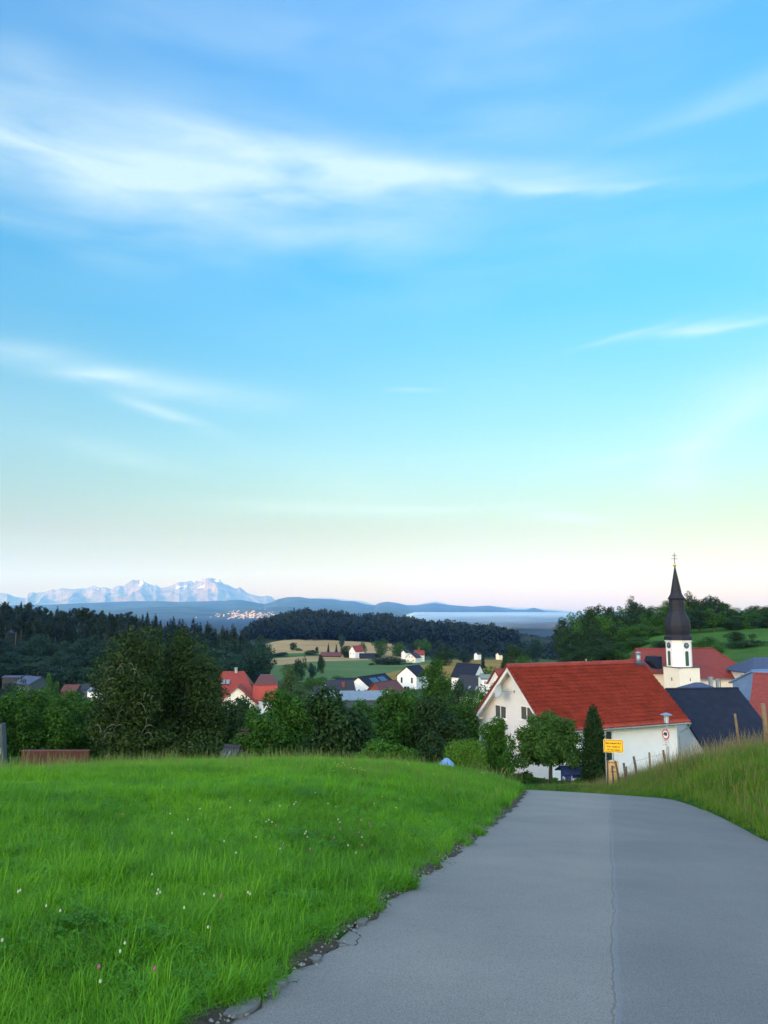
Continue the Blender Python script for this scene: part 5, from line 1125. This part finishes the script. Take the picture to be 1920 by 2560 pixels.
aw = MB().box(4.6, 9.3, -6.5, 4, -3, 4.1); ao = aw.build('side_wing', M['white_wall'], vr)
MB().prism([(-7.1, 3.7), (-5.0, 6.6), (-4.9, 6.4), (-6.9, 3.6)], 'x', 4.5, 9.5).build('mansard_roof', M['red_roof_bright'], ao)
MB().add([(4.6, -5.2, 6.5), (9.4, -5.2, 6.5), (9.4, 4, 6.5), (4.6, 4, 6.5), (5.6, -1, 8.2), (8.2, -1, 8.2), (5.6, 1, 8.2), (8.2, 1, 8.2)], [(0, 1, 5, 4), (1, 2, 7, 5), (2, 3, 6, 7), (3, 0, 4, 6), (4, 5, 7, 6), (3, 2, 1, 0)]).build('wing_hip_roof', M['brown_tiles'], ao)
window(ao, 'front', 8.2, .2, .8, 1.2, -6.5, 0)
# far side of the village
house('solar_roofed_house', 'white gabled house with a blue solar roof in the village centre', 895, 1694, 300, R(60), 20, 11, 3.6, 3.9, .5, 'white_wall', 'navy_roof', gable_over=.4,
      wins=(('left', -3.0, 1.2, .9, 1.9, 0), ('left', -.2, 1.0, 1.1, 2.1, 0), ('left', 3.6, 1.2, .9, 1.9, 0)), solar=((-2.3, .62, 5.0, 2.6), (4.0, .62, 5.0, 2.6)), sky_=((-4.2, .25, 1.8, .9), (2.8, .25, 1.8, .9)))
house('timber_gabled_house', 'small house with a red-brown timber gable and dark roof below the solar-roofed house', 934, 1709, 250, R(55), 12, 7, 2.2, 3.1, .5, 'brown_wood', 'brown_tiles', gable_over=.5, wins=(('left', 0, 1.2, 1.2, 1.0),))
house('flat_roofed_hall', 'long low pale grey roof behind the cherry tree tops', 800, 1731, 190, R(4), 15, 9, 2.2, 1.4, .3, 'grey_panel', 'grey_blue_metal', gable_over=.3, chim=((9.4 - 1.0, 0, .6, .5),))
house('charcoal_roofed_house', 'house with charcoal roof and stub chimney left of the solar-roofed house', 812, 1703, 290, R(12), 10, 10, 3, 3.2, .5, 'white_wall', 'dark_tiles', gable_over=.4, chim=((1.0, -3.0, 1.6, .9),))
house('charcoal_roofed_house', 'long charcoal roof directly left of the solar-roofed white gable', 838, 1697, 310, R(5), 13, 9, 3, 2.8, .5, 'white_wall', 'navy_roof', gable_over=.4)
house('low_dark_house', 'low dark roof with one skylight right of the birch foot', 782, 1718, 230, R(10), 7, 8, 2.5, 2.8, .4, 'white_wall', 'dark_tiles', gable_over=.3, sky_=((0, .5, .9, .9),))
house('tall_gabled_house', 'tall white gabled house with slim windows left of the light green poplar', 1016, 1668, 330, R(62), 12, 9, 5.2, 3.6, .4, 'white_wall', 'navy_roof', gable_over=.3, wins=(('left', -2.4, 2.2, 1.0, 2.4, 0), ('left', 2.4, 2.2, 1.0, 2.4, 0), ('left', 0, -.6, 2.6, 1.5, 1)))
house('navy_roofed_house', 'dark navy roof just right of the light green poplar', 1142, 1659, 300, R(-40), 10, 8, 3, 4.4, .4, 'white_wall', 'navy_roof', gable_over=.3)
house('skylight_house', 'white house with dark roof and two skylights below the navy roof', 1150, 1690, 210, R(-30), 9, 8.5, 3.2, 4.4, .4, 'white_wall', 'dark_tiles', gable_over=.3, sky_=((-.8, .4, .5, 1.3), (1.2, .4, .5, 1.3)), wins=(('front', 0, .8, 1.4, 1.2),))
house('white_hut', 'tiny white hut among trees left of the red roof apex', 1198, 1690, 180, R(10), 2.4, 2.4, 1.8, .6, .15, 'white_wall', 'zinc', gable_over=.15, wins=(('front', -.3, .6, .6, .8),), cat='hut')
house('small_red_roof_house', 'patch of dark red roof left of the big red roof rake', 1236, 1676, 150, R(20), 7, 6, 3, 2.6, .3, 'white_wall', 'church_roof', gable_over=.3)
house('red_walled_barn', 'long low barn with reddish walls and roof in the wheat slope', 802, 1631, 760, R(-4), 22, 10, 4.2, 3.0, .5, 'rust_wall', 'brown_tiles', 'barn', gable_over=.4, wins=(('front', -4, 1, 2, 1.6), ('front', 3, 1, 2, 1.6)))
house('barn_annex', 'pale little gable at the right end of the red-walled barn', 856, 1636, 745, R(30), 8, 8, 2.5, 2.8, .3, 'cream_wall', 'brown_tiles', 'barn', gable_over=.3)
house('farmhouse', 'white farmhouse with a steep red roof at the middle of the valley slope', 880, 1615, 730, R(42), 11, 9, 4.8, 5.0, .5, 'white_wall', 'church_roof', gable_over=.4, wins=(('left', -2.2, 2, 1.1, 1.4), ('left', 2.2, 2, 1.1, 1.4)))
house('dark_barn', 'low dark barn beside the farmhouse', 898, 1634, 720, R(0), 13, 9, 2.6, 3.0, .4, 'dark_tiles', 'navy_roof', 'barn', gable_over=.4)
house('white_cottage', 'small cream-white cottage with four windows right of the dark clump', 1026, 1634, 640, R(60), 10, 9, 3.8, 3.4, .4, 'cream_wall', 'dark_tiles', gable_over=.4, wins=(('left', -2.4, 1.0, 1.1, 1.3), ('left', 2.4, 1.0, 1.1, 1.3), ('left', -1.2, 3.9, 1.0, 1.1), ('left', 1.2, 3.9, 1.0, 1.1)))
house('red_roofed_cottage', 'red-roofed cottage half hidden right of the white cottage', 1035, 1627, 660, R(5), 8, 8, 3.5, 3.4, .4, 'cream_wall', 'church_roof', gable_over=.3, chim=((0, 0, 3.0, .9),))
house('hazy_house', 'tiny pale house left of the small dark conifer', 1189, 1631, 700, R(35), 4, 5, 2.6, 1.8, .3, 'white_wall', 'dark_tiles', gable_over=.3)
house('hazy_house', 'tiny cream house between the small conifer and the round tree', 1243, 1632, 700, R(35), 4, 4.5, 3, 1.8, .3, 'cream_wall', 'navy_roof', gable_over=.3)
house('hazy_house', 'tiny white gable among trees left of the white cottage', 1008, 1626, 720, R(40), 6, 6, 3, 2.2, .3, 'white_wall', 'dark_tiles', gable_over=.3)
house('blue_grey_house', 'blue-grey house with pale roof above the left orchard', 64, 1691, 270, R(-35), 9, 8, 3.4, 2.0, .4, 'grey_panel', 'slate_blue_roof', gable_over=.3, wins=(('front', -1, 1, 1.0, 1.2), ('front', 1.5, 1, 1.0, 1.2)))
house('glasshouse', 'long low pale-topped roof at the upper left edge', 10, 1691, 290, R(0), 7, 3, 1.2, .3, .2, 'dark_tiles', 'slate_blue_roof', gable_over=.2)
house('terracotta_house', 'small terracotta roof above the left orchard', 160, 1714, 250, R(4), 4.6, 6, 2.4, 1.6, .2, 'rust_wall', 'brown_tiles', gable_over=.2)
house('grey_roofed_house', 'dim grey-brown roof right of the terracotta roof', 193, 1713, 252, R(4), 3.8, 6, 2.4, 1.2, .2, 'grey_panel', 'dark_tiles', gable_over=.2)
house('white_flat_house', 'small white house with one dark window left of the big orchard tree', 225, 1722, 215, R(3), 3.2, 5, 2.4, .5, .15, 'white_wall', 'grey_blue_metal', gable_over=.15, wins=(('front', .2, .5, 1.4, .5),))
# terracotta garden wall roof behind the meadow crest
p = P(54, 1876, 52); z0 = Hs(p.x, p.y); root = empty('garden_wall', (p.x, p.y, z0)); tag(root, 'long low terracotta coloured wall behind the meadow crest at the left', 'wall'); ht = p.z - z0
MB().box(0, 4.4, 0, .24, -1, ht - .06).build('masonry', M['rust_wall'], root); MB().box(-.04, 4.44, -.05, .29, ht - .06, ht).build('coping', M['brown_tiles'], root)
# grey roof corner at the left edge
p = P(2, 1812, 34); z0 = Hs(p.x, p.y); root = empty('leaning_shed', (p.x, p.y, z0)); tag(root, 'grey shed side with a slanting pale edge board cut off by the left edge', 'shed'); ht = p.z - z0
MB().prism([(-2.0, -.5), (.28, -.5), (.0, ht), (-2.0, ht)], 'y', 0, .3).build('wall', M['grey_panel'], root)
MB().prism([(.28, -.5), (.36, -.5), (.06, ht + .05), (-.02, ht + .05)], 'y', -.06, .3).build('edge_board', M['grey_panel'], root)
MB().prism([(-2.0, .95), (.16, .95), (.13, 1.2), (-2.0, 1.2)], 'y', -.04, -.003).build('cross_board', M['zinc'], root)
# blue roof corner, brown roof and blue tarpaulin
h_, r_ = house('low_blue_roofed_hut', 'low dark roof corner with a pale skylight strip right of the orchard pair', 562, 1874, 54, R(-25), 1.0, 1.8, 1.0, .9, .1, 'grey_panel', 'dark_tiles', cat='hut', gable_over=.15, sky_=((.1, .5, .06, .9),))
house('brown_roofed_hut', 'dull red-brown hut roof half hidden right of the orchard pair', 556, 1834, 72, R(0), 2.4, 2.5, 1.5, .9, .2, 'rust_wall', 'brown_tiles', cat='hut', gable_over=.1)
p = P(1116, 1896, 47); z0 = Hs(p.x, p.y); ht = p.z - z0
tb = empty('blue_tarpaulin', (p.x, p.y, z0)); tag(tb, 'rounded light blue tarpaulin cover behind the meadow crest left of the clipped hedge', 'tarpaulin')
MB().lathe([(.62, -.2), (.6, ht * .55), (.42, ht * .85), (.12, ht)], 14).build('cover', M['blue_tarp'], tb, True); MB().box(-1.1, -.3, -.3, .5, -.2, ht * .62).build('covered_box', M['blue_dark'], tb)

# --- church
cr = P(1590, 1622, 182); rz = R(7); cr_root = empty('church', (0, 0, 0), rz)
c7, s7 = math.cos(rz), math.sin(rz); gzc = cr.z - 13.2; cr_root.location = (cr.x, cr.y, gzc)
tag(cr_root, 'cream village church with a long red roof and dark onion-domed tower', 'church')
LN, WN, WH, RI = 25.0, 13.0, 7.2, 6.0       # nave: ridge from x=0 to LN - hip
MB().box(.5, 8.6, -WN * .39, WN / 2, -4, WH + .9).box(8.6, LN, -WN / 2, WN / 2, -4, WH).build('wall', M['cream_wall'], cr_root)
yo = WN / 2 + .6; ze = WH - .4; hp = 6.2
rf = MB(); yl = WN * .39 + .6; zl = WH + RI - (WH + RI - ze) * yl / yo
rf.add([(-.6, -yl, zl), (9, -yl, zl), (9, yl, zl), (-.6, yl, zl), (-.2, 0, WH + RI), (9, 0, WH + RI), (-.6, -yl, zl - .25), (9, -yl, zl - .25), (9, yl, zl - .25), (-.6, yl, zl - .25)], [(0, 1, 5, 4), (2, 3, 4, 5), (3, 0, 4), (0, 6, 7, 1), (2, 8, 9, 3), (3, 9, 6, 0), (9, 8, 7, 6), (1, 2, 5), (1, 7, 8, 2)])
rf.add([(8.2, -yo, ze), (LN + .6, -yo, ze), (LN + .6, yo, ze), (8.2, yo, ze), (8.2, 0, WH + RI - .02), (LN - hp, 0, WH + RI), (8.2, -yo, ze - .25), (LN + .6, -yo, ze - .25), (LN + .6, yo, ze - .25), (8.2, yo, ze - .25)],
                 [(0, 1, 5, 4), (1, 2, 5), (2, 3, 4, 5), (3, 0, 4), (0, 6, 7, 1), (1, 7, 8, 2), (2, 8, 9, 3), (3, 9, 6, 0), (9, 8, 7, 6)])
rfo = rf.build('roof', M['church_roof'], cr_root)
rr = MB(); rr.tube([(-.2, 0, WH + RI + .02), (LN - hp, 0, WH + RI + .02), (LN + .6, -yo, ze + .05)], .17, 6); rr.build('ridge_tiles', M['red_roof'], rfo)
rr = MB(); rr.tube([(LN - hp - 6.5, -2.2, WH + RI - 2.2), (LN - 5.5, -yo, ze + .1)], .14, 6); rr.build('hip_tiles', M['red_roof'], rfo)
for x in (9.4, 16.3): MB().tube([(x, -yo + .1, ze - .2), (x + .3, -WN / 2 - .1, ze - 1.3), (x + .3, -WN / 2 - .1, -3)], .10, 6).build('downpipe', M['zinc'], cr_root)
MB().tube([(8.2, -yo - .08, ze - .15), (LN + .6, -yo - .08, ze - .15)], .12, 6).build('gutter', M['zinc'], cr_root)
# tower, in front of the nave
tp = P(1696, 1601, 170); dx, dy = tp.x - cr.x, tp.y - cr.y; tx = c7 * dx + s7 * dy; ty = -s7 * dx + c7 * dy
def tz(py): return P(1696, py, 170).z - gzc
tw = empty('tower_axis', (0, 0, 0)); bpy.data.objects.remove(tw)
z_oct, z_shoulder = tz(1600), tz(1668)
TW = 3.05
TR = R(10); HS = 2.62; tower = MB().lathe([(HS * 1.4142, -4), (HS * 1.4142, z_shoulder)], 4, R(45) + TR, (tx + .35, ty)).build('tower', M['cream_wall'], cr_root)
MB().lathe([((HS + .14) * 1.4142, z_shoulder), ((HS + .14) * 1.4142, z_shoulder + .18)], 4, R(45) + TR, (tx + .35, ty)).build('shoulder_moulding', M['grey_panel'], tower)
RO = 2.72; o8 = math.pi / 8 + TR
octo = MB().lathe([(RO, z_shoulder + .18), (RO, z_oct - .35), (RO + .2, z_oct - .3), (RO + .2, z_oct)], 8, o8, (tx, ty)).build('belfry', M['white_wall'], tower)
ZZ = lambda py: tz(py)
k_ = 170 / F
prof_ = [(RO + .32, ZZ(1600)), (RO + .30, ZZ(1592)), (26.5 * k_ + .12, ZZ(1586)), (28.5 * k_ + .2, ZZ(1575)), (29.5 * k_ + .2, ZZ(1564)), (28 * k_ + .2, ZZ(1553)), (24.5 * k_ + .15, ZZ(1543)), (20.5 * k_ + .12, ZZ(1535)), (18.5 * k_ + .1, ZZ(1527)), (18.8 * k_ + .1, ZZ(1524)), (17.5 * k_ + .1, ZZ(1522)), (17.5 * k_ + .1, ZZ(1500)), (19 * k_ + .1, ZZ(1498)), (20 * k_ + .1, ZZ(1496)), (16 * k_ + .1, ZZ(1490)), (14 * k_, ZZ(1484)), (.10, ZZ(1416))]
sp = MB().lathe(prof_, 8, o8, (tx, ty)).build('onion_dome', M['copper'], tower)
MB().lathe([(.02, ZZ(1417)), (.24, ZZ(1416.3)), (.36, ZZ(1413)), (.24, ZZ(1409.7)), (.02, ZZ(1409))], 14, 0, (tx, ty)).build('gilded_ball', M['gold'], sp, True)
cx_ = MB(); cx_.box(tx - .05, tx + .05, ty - .05, ty + .05, ZZ(1409.5), ZZ(1382)); cx_.box(tx - .62, tx + .62, ty - .05, ty + .05, ZZ(1397) - .05, ZZ(1397) + .05); cx_.box(tx - .48, tx + .48, ty - .05, ty + .05, ZZ(1389.5) - .05, ZZ(1389.5) + .05)
for xx, zz in ((-.62, 1397), (.62, 1397), (-.48, 1389.5), (.48, 1389.5)): cx_.lathe([(.02, ZZ(zz) - .1), (.09, ZZ(zz)), (.02, ZZ(zz) + .1)], 6, 0, (tx + xx, ty))
cx_.build('double_cross', M['black'], sp)
# belfry faces looking at us: louvred openings and clock faces on the two slanting faces
clockblue = simple('clock_blue', (.05, .12, .22), .4, .1); louvre = simple('green_louvre', (.025, .075, .06), .6, .4, 14)
for ang in (-math.pi + TR, -math.pi / 2 + TR):
    nn = Vector((math.cos(ang), math.sin(ang), 0)); tt = Vector((-nn.y, nn.x, 0)); ap = RO * math.cos(math.pi / 8)
    def face(pts, d0, d1, nm, mt):
        mb = MB(); n = len(pts); base_ = [Vector((tx, ty, 0)) + nn * (ap + d) + tt * u + Vector((0, 0, v)) for d in (d0, d1) for (u, v) in pts]
        mb.add(base_, [tuple(range(n)), tuple(range(n, 2 * n))] + [(i, (i + 1) % n, n + (i + 1) % n, n + i) for i in range(n)]); return mb.build(nm, mt, octo)
    zb, zt_ = ZZ(1663), ZZ(1631); arch = [(-.42, zb), (.42, zb), (.42, zt_)] + [(.42 * math.cos(a), zt_ + .42 * math.sin(a)) for a in np.linspace(.4, 2.74, 6)] + [(-.42, zt_)]
    f1 = face([(u * 1.3, v if v > zb + .1 else v - .1) for u, v in arch], -.05, .03, 'arched_surround', M['white_paint']); f2 = face(arch, -.02, .06, 'louvred_opening', louvre)
    zc = ZZ(1613); rr_c = .62; circ = [(rr_c * math.cos(a), zc + rr_c * math.sin(a)) for a in np.linspace(0, 2 * math.pi, 21)[:-1]]
    face(circ, -.02, .08, 'clock_rim', M['black']); face([(u * .8, zc + (v - zc) * .8) for u, v in circ], .05, .10, 'clock_face', clockblue)
    hnd = MB(); 
    for (L_, a_, w_) in ((.42, 1.9, .035), (.30, .4, .05)):
        d = Vector((math.cos(a_), math.sin(a_))); q = Vector((-d.y, d.x)) * w_
        pts = [(-q.x, zc - q.y), (d.x * L_ - q.x, zc + d.y * L_ - q.y), (d.x * L_ + q.x, zc + d.y * L_ + q.y), (q.x, zc + q.y)]; b_ = [Vector((tx, ty, 0)) + nn * (ap + dd) + tt * u + Vector((0, 0, v)) for dd in (.10, .13) for (u, v) in pts]
        hnd.add(b_, [(0, 1, 2, 3), (4, 5, 6, 7), (0, 1, 5, 4), (1, 2, 6, 5), (2, 3, 7, 6), (3, 0, 4, 7)])
    hnd.build('clock_hands', M['gold'], octo)
for ang, w_ in ((-math.pi + TR, .15), (-math.pi / 2 + TR, .10)):
    nn = Vector((math.cos(ang), math.sin(ang), 0)); tt = Vector((-nn.y, nn.x, 0)); z1, z2 = tz(1701), tz(1693)
    q = [Vector((tx + .35, ty, 0)) + nn * (HS + d) + tt * (.1 + u * w_) + Vector((0, 0, z)) for d in (-.05, .02) for (u, z) in ((-1, z1), (1, z1), (1, z2), (-1, z2))]
    MB().add(q, [(0, 1, 2, 3), (4, 5, 6, 7), (0, 1, 5, 4), (1, 2, 6, 5), (2, 3, 7, 6), (3, 0, 4, 7)]).build('slit_window', M['glass'], tower)
MB().prism([(tx - TW - 1.9, z_shoulder + 1.0), (tx - TW - 1.5, tz(1644)), (tx - TW + .6, tz(1643)), (tx - TW + .6, z_shoulder - .5), (tx - TW - .3, z_shoulder - .6)], 'y', ty + TW + .05, ty + TW + 3.5).build('lean_to_roof', M['navy_roof'], tower)

# --- signs, lamp, fence posts
def textmesh(body, size, mt, parent, loc, rz_, name='lettering', align='CENTER'):
    cu = bpy.data.curves.new(name, 'FONT'); cu.body = body; cu.size = size; cu.align_x = align; cu.extrude = .003; cu.offset = size * .03
    to = bpy.data.objects.new('t', cu); me = bpy.data.meshes.new_from_object(to); bpy.data.objects.remove(to); me.materials.clear(); me.materials.append(mt)
    o = link(name, me, None, parent); o.location = loc; o.rotation_euler = (R(90), 0, rz_); return o
def rrect(w, h, r, n=5):
    pts = []
    for (cx, cy, a0) in ((w / 2 - r, h / 2 - r, 0), (-w / 2 + r, h / 2 - r, 90), (-w / 2 + r, -h / 2 + r, 180), (w / 2 - r, -h / 2 + r, 270)):
        for k in range(n + 1): a = R(a0 + 90 * k / n); pts.append((cx + r * math.cos(a), cy + r * math.sin(a)))
    return pts
# yellow place-name sign
YS = 41; p = P(1533.5, 1865, YS); z0 = Hs(p.x, p.y); zc = p.z - z0
sg = empty('town_sign', (p.x, p.y, z0), R(-16)); tag(sg, 'yellow place-name sign with black border in front of the white house', 'sign')
w_, h_ = 46.5 / F * YS, 31 / F * YS
MB().prism([(x, z + zc) for x, z in rrect(w_, h_, .07)], 'y', -.012, .012).build('sign_plate', M['sign_white'], sg)
MB().prism([(x, z + zc) for x, z in rrect(w_ - .015, h_ - .015, .065)], 'y', -.016, -.0125).build('yellow_rim', M['yellow'], sg)
MB().prism([(x, z + zc) for x, z in rrect(w_ - .075, h_ - .075, .045)], 'y', -.020, -.0165).build('border', M['black'], sg)
MB().prism([(x, z + zc) for x, z in rrect(w_ - .115, h_ - .115, .03)], 'y', -.024, -.0205).build('yellow_field', M['yellow'], sg)
textmesh('Esseratsweiler', .135, M['black'], sg, (0, -.026, zc + .10), 0); textmesh('Gde. Achberg', .115, M['black'], sg, (0, -.026, zc - .07), 0); textmesh('Lkr. Ravensburg', .10, M['black'], sg, (0, -.026, zc - .22), 0)
for sx in (-.40, -.02): MB().tube([(sx, .04, -.5), (sx, .04, zc + .3)], .028, 8).build('post', M['steel'], sg)
# plywood board
YB = 40; p = P(1532, 1929, YB); z0 = Hs(p.x, p.y); zc = p.z - z0; sg = empty('wooden_board_sign', (p.x, p.y, z0), R(-14)); tag(sg, 'plywood board with brown handwriting asking for 30 km/h below the yellow sign', 'sign')
w_, h_ = 29 / F * YB, 62 / F * YB
bd = MB().prism([(x, z + zc - .12) for x, z in rrect(w_, h_ , .05)], 'y', -.01, .01); bd.build('board', M['board'], sg)
tz0 = zc + .40
textmesh('Freiwillig', .125, M['brown_print'], sg, (0, -.014, tz0), 0); textmesh('30', .19, M['brown_print'], sg, (.02, -.014, tz0 - .24), 0); textmesh('km/h', .13, M['brown_print'], sg, (.02, -.014, tz0 - .44), 0)
MB().box(-.05, .0, .012, .05, -.5, zc - .1).build('post', M['post_wood'], sg)
# street lamp carrying the traffic signs
YL = 45; p = P(1664.5, 1782, YL); q = P(1667, 1890, YL); z0 = Hs(q.x, q.y); zt_ = p.z - z0; lz = lambda py: P(1664, py, YL).z - z0
lamp = empty('street_lamp', (p.x + .02, p.y, z0), R(-12)); tag(lamp, 'grey street lamp with a flat pointed cap on the bank before the white house wall', 'street lamp')
k_ = YL / F
MB().tube([(0, 0, -.5), (0, 0, lz(1860)), (0, 0, lz(1858)), (0, 0, lz(1806))], [.085, .08, .05, .045], 10).build('pole', M['steel'], lamp, True)
MB().lathe([(5 * k_, lz(1807)), (5.4 * k_, lz(1803.5)), (6.4 * k_, lz(1790)), (6.4 * k_, lz(1788.5))], 6, 0, (0, 0)).build('lantern', M['lantern_glass'], lamp)
MB().lathe([(14.5 * k_, lz(1787.5)), (14.5 * k_, lz(1786.5)), (7 * k_, lz(1783.5)), (1.5 * k_, lz(1781.5))], 14).build('cap', M['lamp_metal'], lamp, True)
fr = MB()
for k in range(6): a = k * math.pi / 3; fr.tube([(5.0 * k_ * math.cos(a), 5.0 * k_ * math.sin(a), lz(1806)), (6.5 * k_ * math.cos(a), 6.5 * k_ * math.sin(a), lz(1788))], .012, 4)
fr.build('lantern_bars', M['lamp_metal'], lamp)
rsn = empty('traffic_sign', (p.x + .02 - .12 * math.sin(R(62)), p.y - .12 * math.cos(R(62)), z0), R(-66)); tag(rsn, 'round red-rimmed lorry ban sign with a white plate under it on the lamp pole', 'traffic sign')
zc = lz(1835.5); RR = 12 * k_; n = 28; circ = lambda r: [(r * math.cos(2 * math.pi * k / n), zc + r * math.sin(2 * math.pi * k / n)) for k in range(n)]
MB().prism(circ(RR), 'y', -.012, .012).build('red_disc', M['sign_red'], rsn); MB().prism(circ(RR * .78), 'y', -.017, -.0125).build('white_face', M['sign_white'], rsn)
lo = MB(); s5 = RR / .3
for (a, b, c, d) in ((-.10, .14, -.01, .12), (-.17, -.115, -.01, .06), (-.18, .14, -.045, -.015)): lo.box(-b * s5 if False else a * s5, b * s5, -.021, -.0175, zc + c * s5, zc + d * s5)
for xx in (-.12, .0, .09):
    lo.prism([((xx + .033 * math.cos(t)) * s5, zc + (-.055 + .033 * math.sin(t)) * s5) for t in np.linspace(0, 2 * math.pi, 11)[:-1]], 'y', -.022, -.0172)
lo.build('lorry_symbol', M['black'], rsn)
zp = lz(1856); ph_ = 16 * k_ / 2; MB().prism([(x, z + zp) for x, z in rrect(.52, ph_ * 2, .04)], 'y', -.01, .01).build('info_plate', M['sign_white'], rsn)
bp = MB(); outer = rrect(.49, ph_ * 2 - .03, .03); inner = rrect(.465, ph_ * 2 - .055, .02)
for i in range(len(outer)): j = (i + 1) % len(outer); bp.add([(outer[i][0], -.012, outer[i][1] + zp), (outer[j][0], -.012, outer[j][1] + zp), (inner[j][0], -.012, inner[j][1] + zp), (inner[i][0], -.012, inner[i][1] + zp)], [(0, 1, 2, 3)])
bp.build('plate_border', M['black'], rsn)
lt_ = MB(); lt_.box(-.14, .12, -.014, -.0105, zp + .10, zp + .125); lt_.box(-.18, .18, -.014, -.0105, zp + .01, zp + .03); lt_.box(-.08, .08, -.014, -.0105, zp - .11, zp - .07); lt_.build('plate_marks', M['grey_panel'], rsn)
# fence posts on the bank: (top px, top py, base px, base py, depth, radius px, material, label)
posts = [(1538, 1902, 1545, 1940, 37, 2.6, 'post_wood', 'brown fence post in front of the plywood board'), (1530, 1914, 1532, 1940, 39, 2.2, 'post_wood', 'short weathered fence post in front of the plywood board'), (1518, 1900, 1519, 1940, 40, 1.8, 'post_wood', 'thin reddish fence post at the left edge of the plywood board'),
         (1559, 1907, 1564, 1945, 36, 3, 'post_wood', 'black-topped fence post right of the plywood board'), (1566, 1916, 1566, 1940, 38, 2, 'post_wood', 'short fence stub beside the black-topped post'),
         (1584, 1891, 1591, 1934, 35.5, 3, 'post_wood', 'leaning dark fence post in front of the bare white wall'), (1623, 1881, 1625, 1925, 35, 2.6, 'post_light', 'reddish-brown fence post left of the lamp'), (1658, 1875, 1662, 1905, 34, 3.2, 'post_wood', 'thick fence post touching the lamp pole'),
         (1837, 1784, 1845, 1850, 28, 3.2, 'post_light', 'pale leaning post rising from the tall grass on the bank'), (1907, 1758, 1917, 1850, 25, 6, 'post_light', 'thick pale leaning fence post at the right edge')]
for (ax, ay, bx_, by_, Yp, rp, mt, l) in posts:
    a = P(ax, ay, Yp); b = P(bx_, by_, Yp - .1); z0 = Hs(b.x, b.y); rr_ = rp / F * Yp; t_ = (z0 - .3 - a.z) / (b.z - a.z); bot = a + (b - a) * max(t_, 1)
    root = MB(); root.tube([bot - b, (a + (b - a) * .5) - b + Vector((.01, 0, 0)), a - b], [rr_ * 1.05, rr_, rr_ * .9], 8)
    tag(root.build('fence_post', M[mt], None, True, loc=b), l, 'fence post', 'fence posts on the bank')
wr = MB()
tops_ = [P(a[0] + (a[2] - a[0]) * .25, a[1] + (a[3] - a[1]) * .25, a[4] - .05) for a in posts]
for i, j in ((4, 5), (5, 6), (6, 7)):
    a, b = tops_[i], tops_[j]; wr.tube([a, (a + b) / 2 - Vector((0, 0, .04)), b], .006, 4)
tag(wr.build('fence_wire', M['wire']), 'thin sagging wire strung between the posts on the bank', 'wire')
# roof aerial on the red roof at the right
p = P(1903, 1765, 99); tpz = P(1903, 1708, 99).z; ar = empty('roof_aerial', (p.x, p.y, p.z)); tag(ar, 'television aerial with stacked cross rods in front of the wide red roof', 'aerial'); k_ = 99 / F
MB().tube([(0, 0, -2.5), (0, 0, tpz - p.z)], .035, 6).build('mast', M['steel'], ar)
rd = MB()
for (dy_, l0, l1) in ((1720, -13, 10), (1721, 2, 16), (1732, -16, 12), (1743, -5, 6), (1753, -9, 8), (1757, -6, 9)): zz = P(1903, dy_, 99).z - p.z; rd.tube([(l0 * k_, 0, zz), (l1 * k_, 0, zz)], .02, 4)
rd.build('cross_rods', M['steel'], ar)
# dry tall stalks at the meadow end
rs2 = random.Random(9); mb = MB(); p = P(1212, 1905, 40); z0 = Hs(p.x, p.y)
for i in range(70):
    x = rs2.gauss(0, .42); y = rs2.uniform(-.4, .4); h = rs2.uniform(.5, 1.35); dx = rs2.uniform(-.25, .35) + x * .3
    mb.tube([(x, y, -.1), (x + dx * .3, y, h * .55), (x + dx * .7, y, h * .9), (x + dx, y, h)], [.009, .008, .016, .003], 4)
tag(mb.build('dry_grass_clump', simple('dry_stalks', (.22, .20, .09), .9, .3, 5), loc=(p.x, p.y, z0)), 'clump of tall dry stalks at the meadow end before the climbing shrub', 'grass clump')
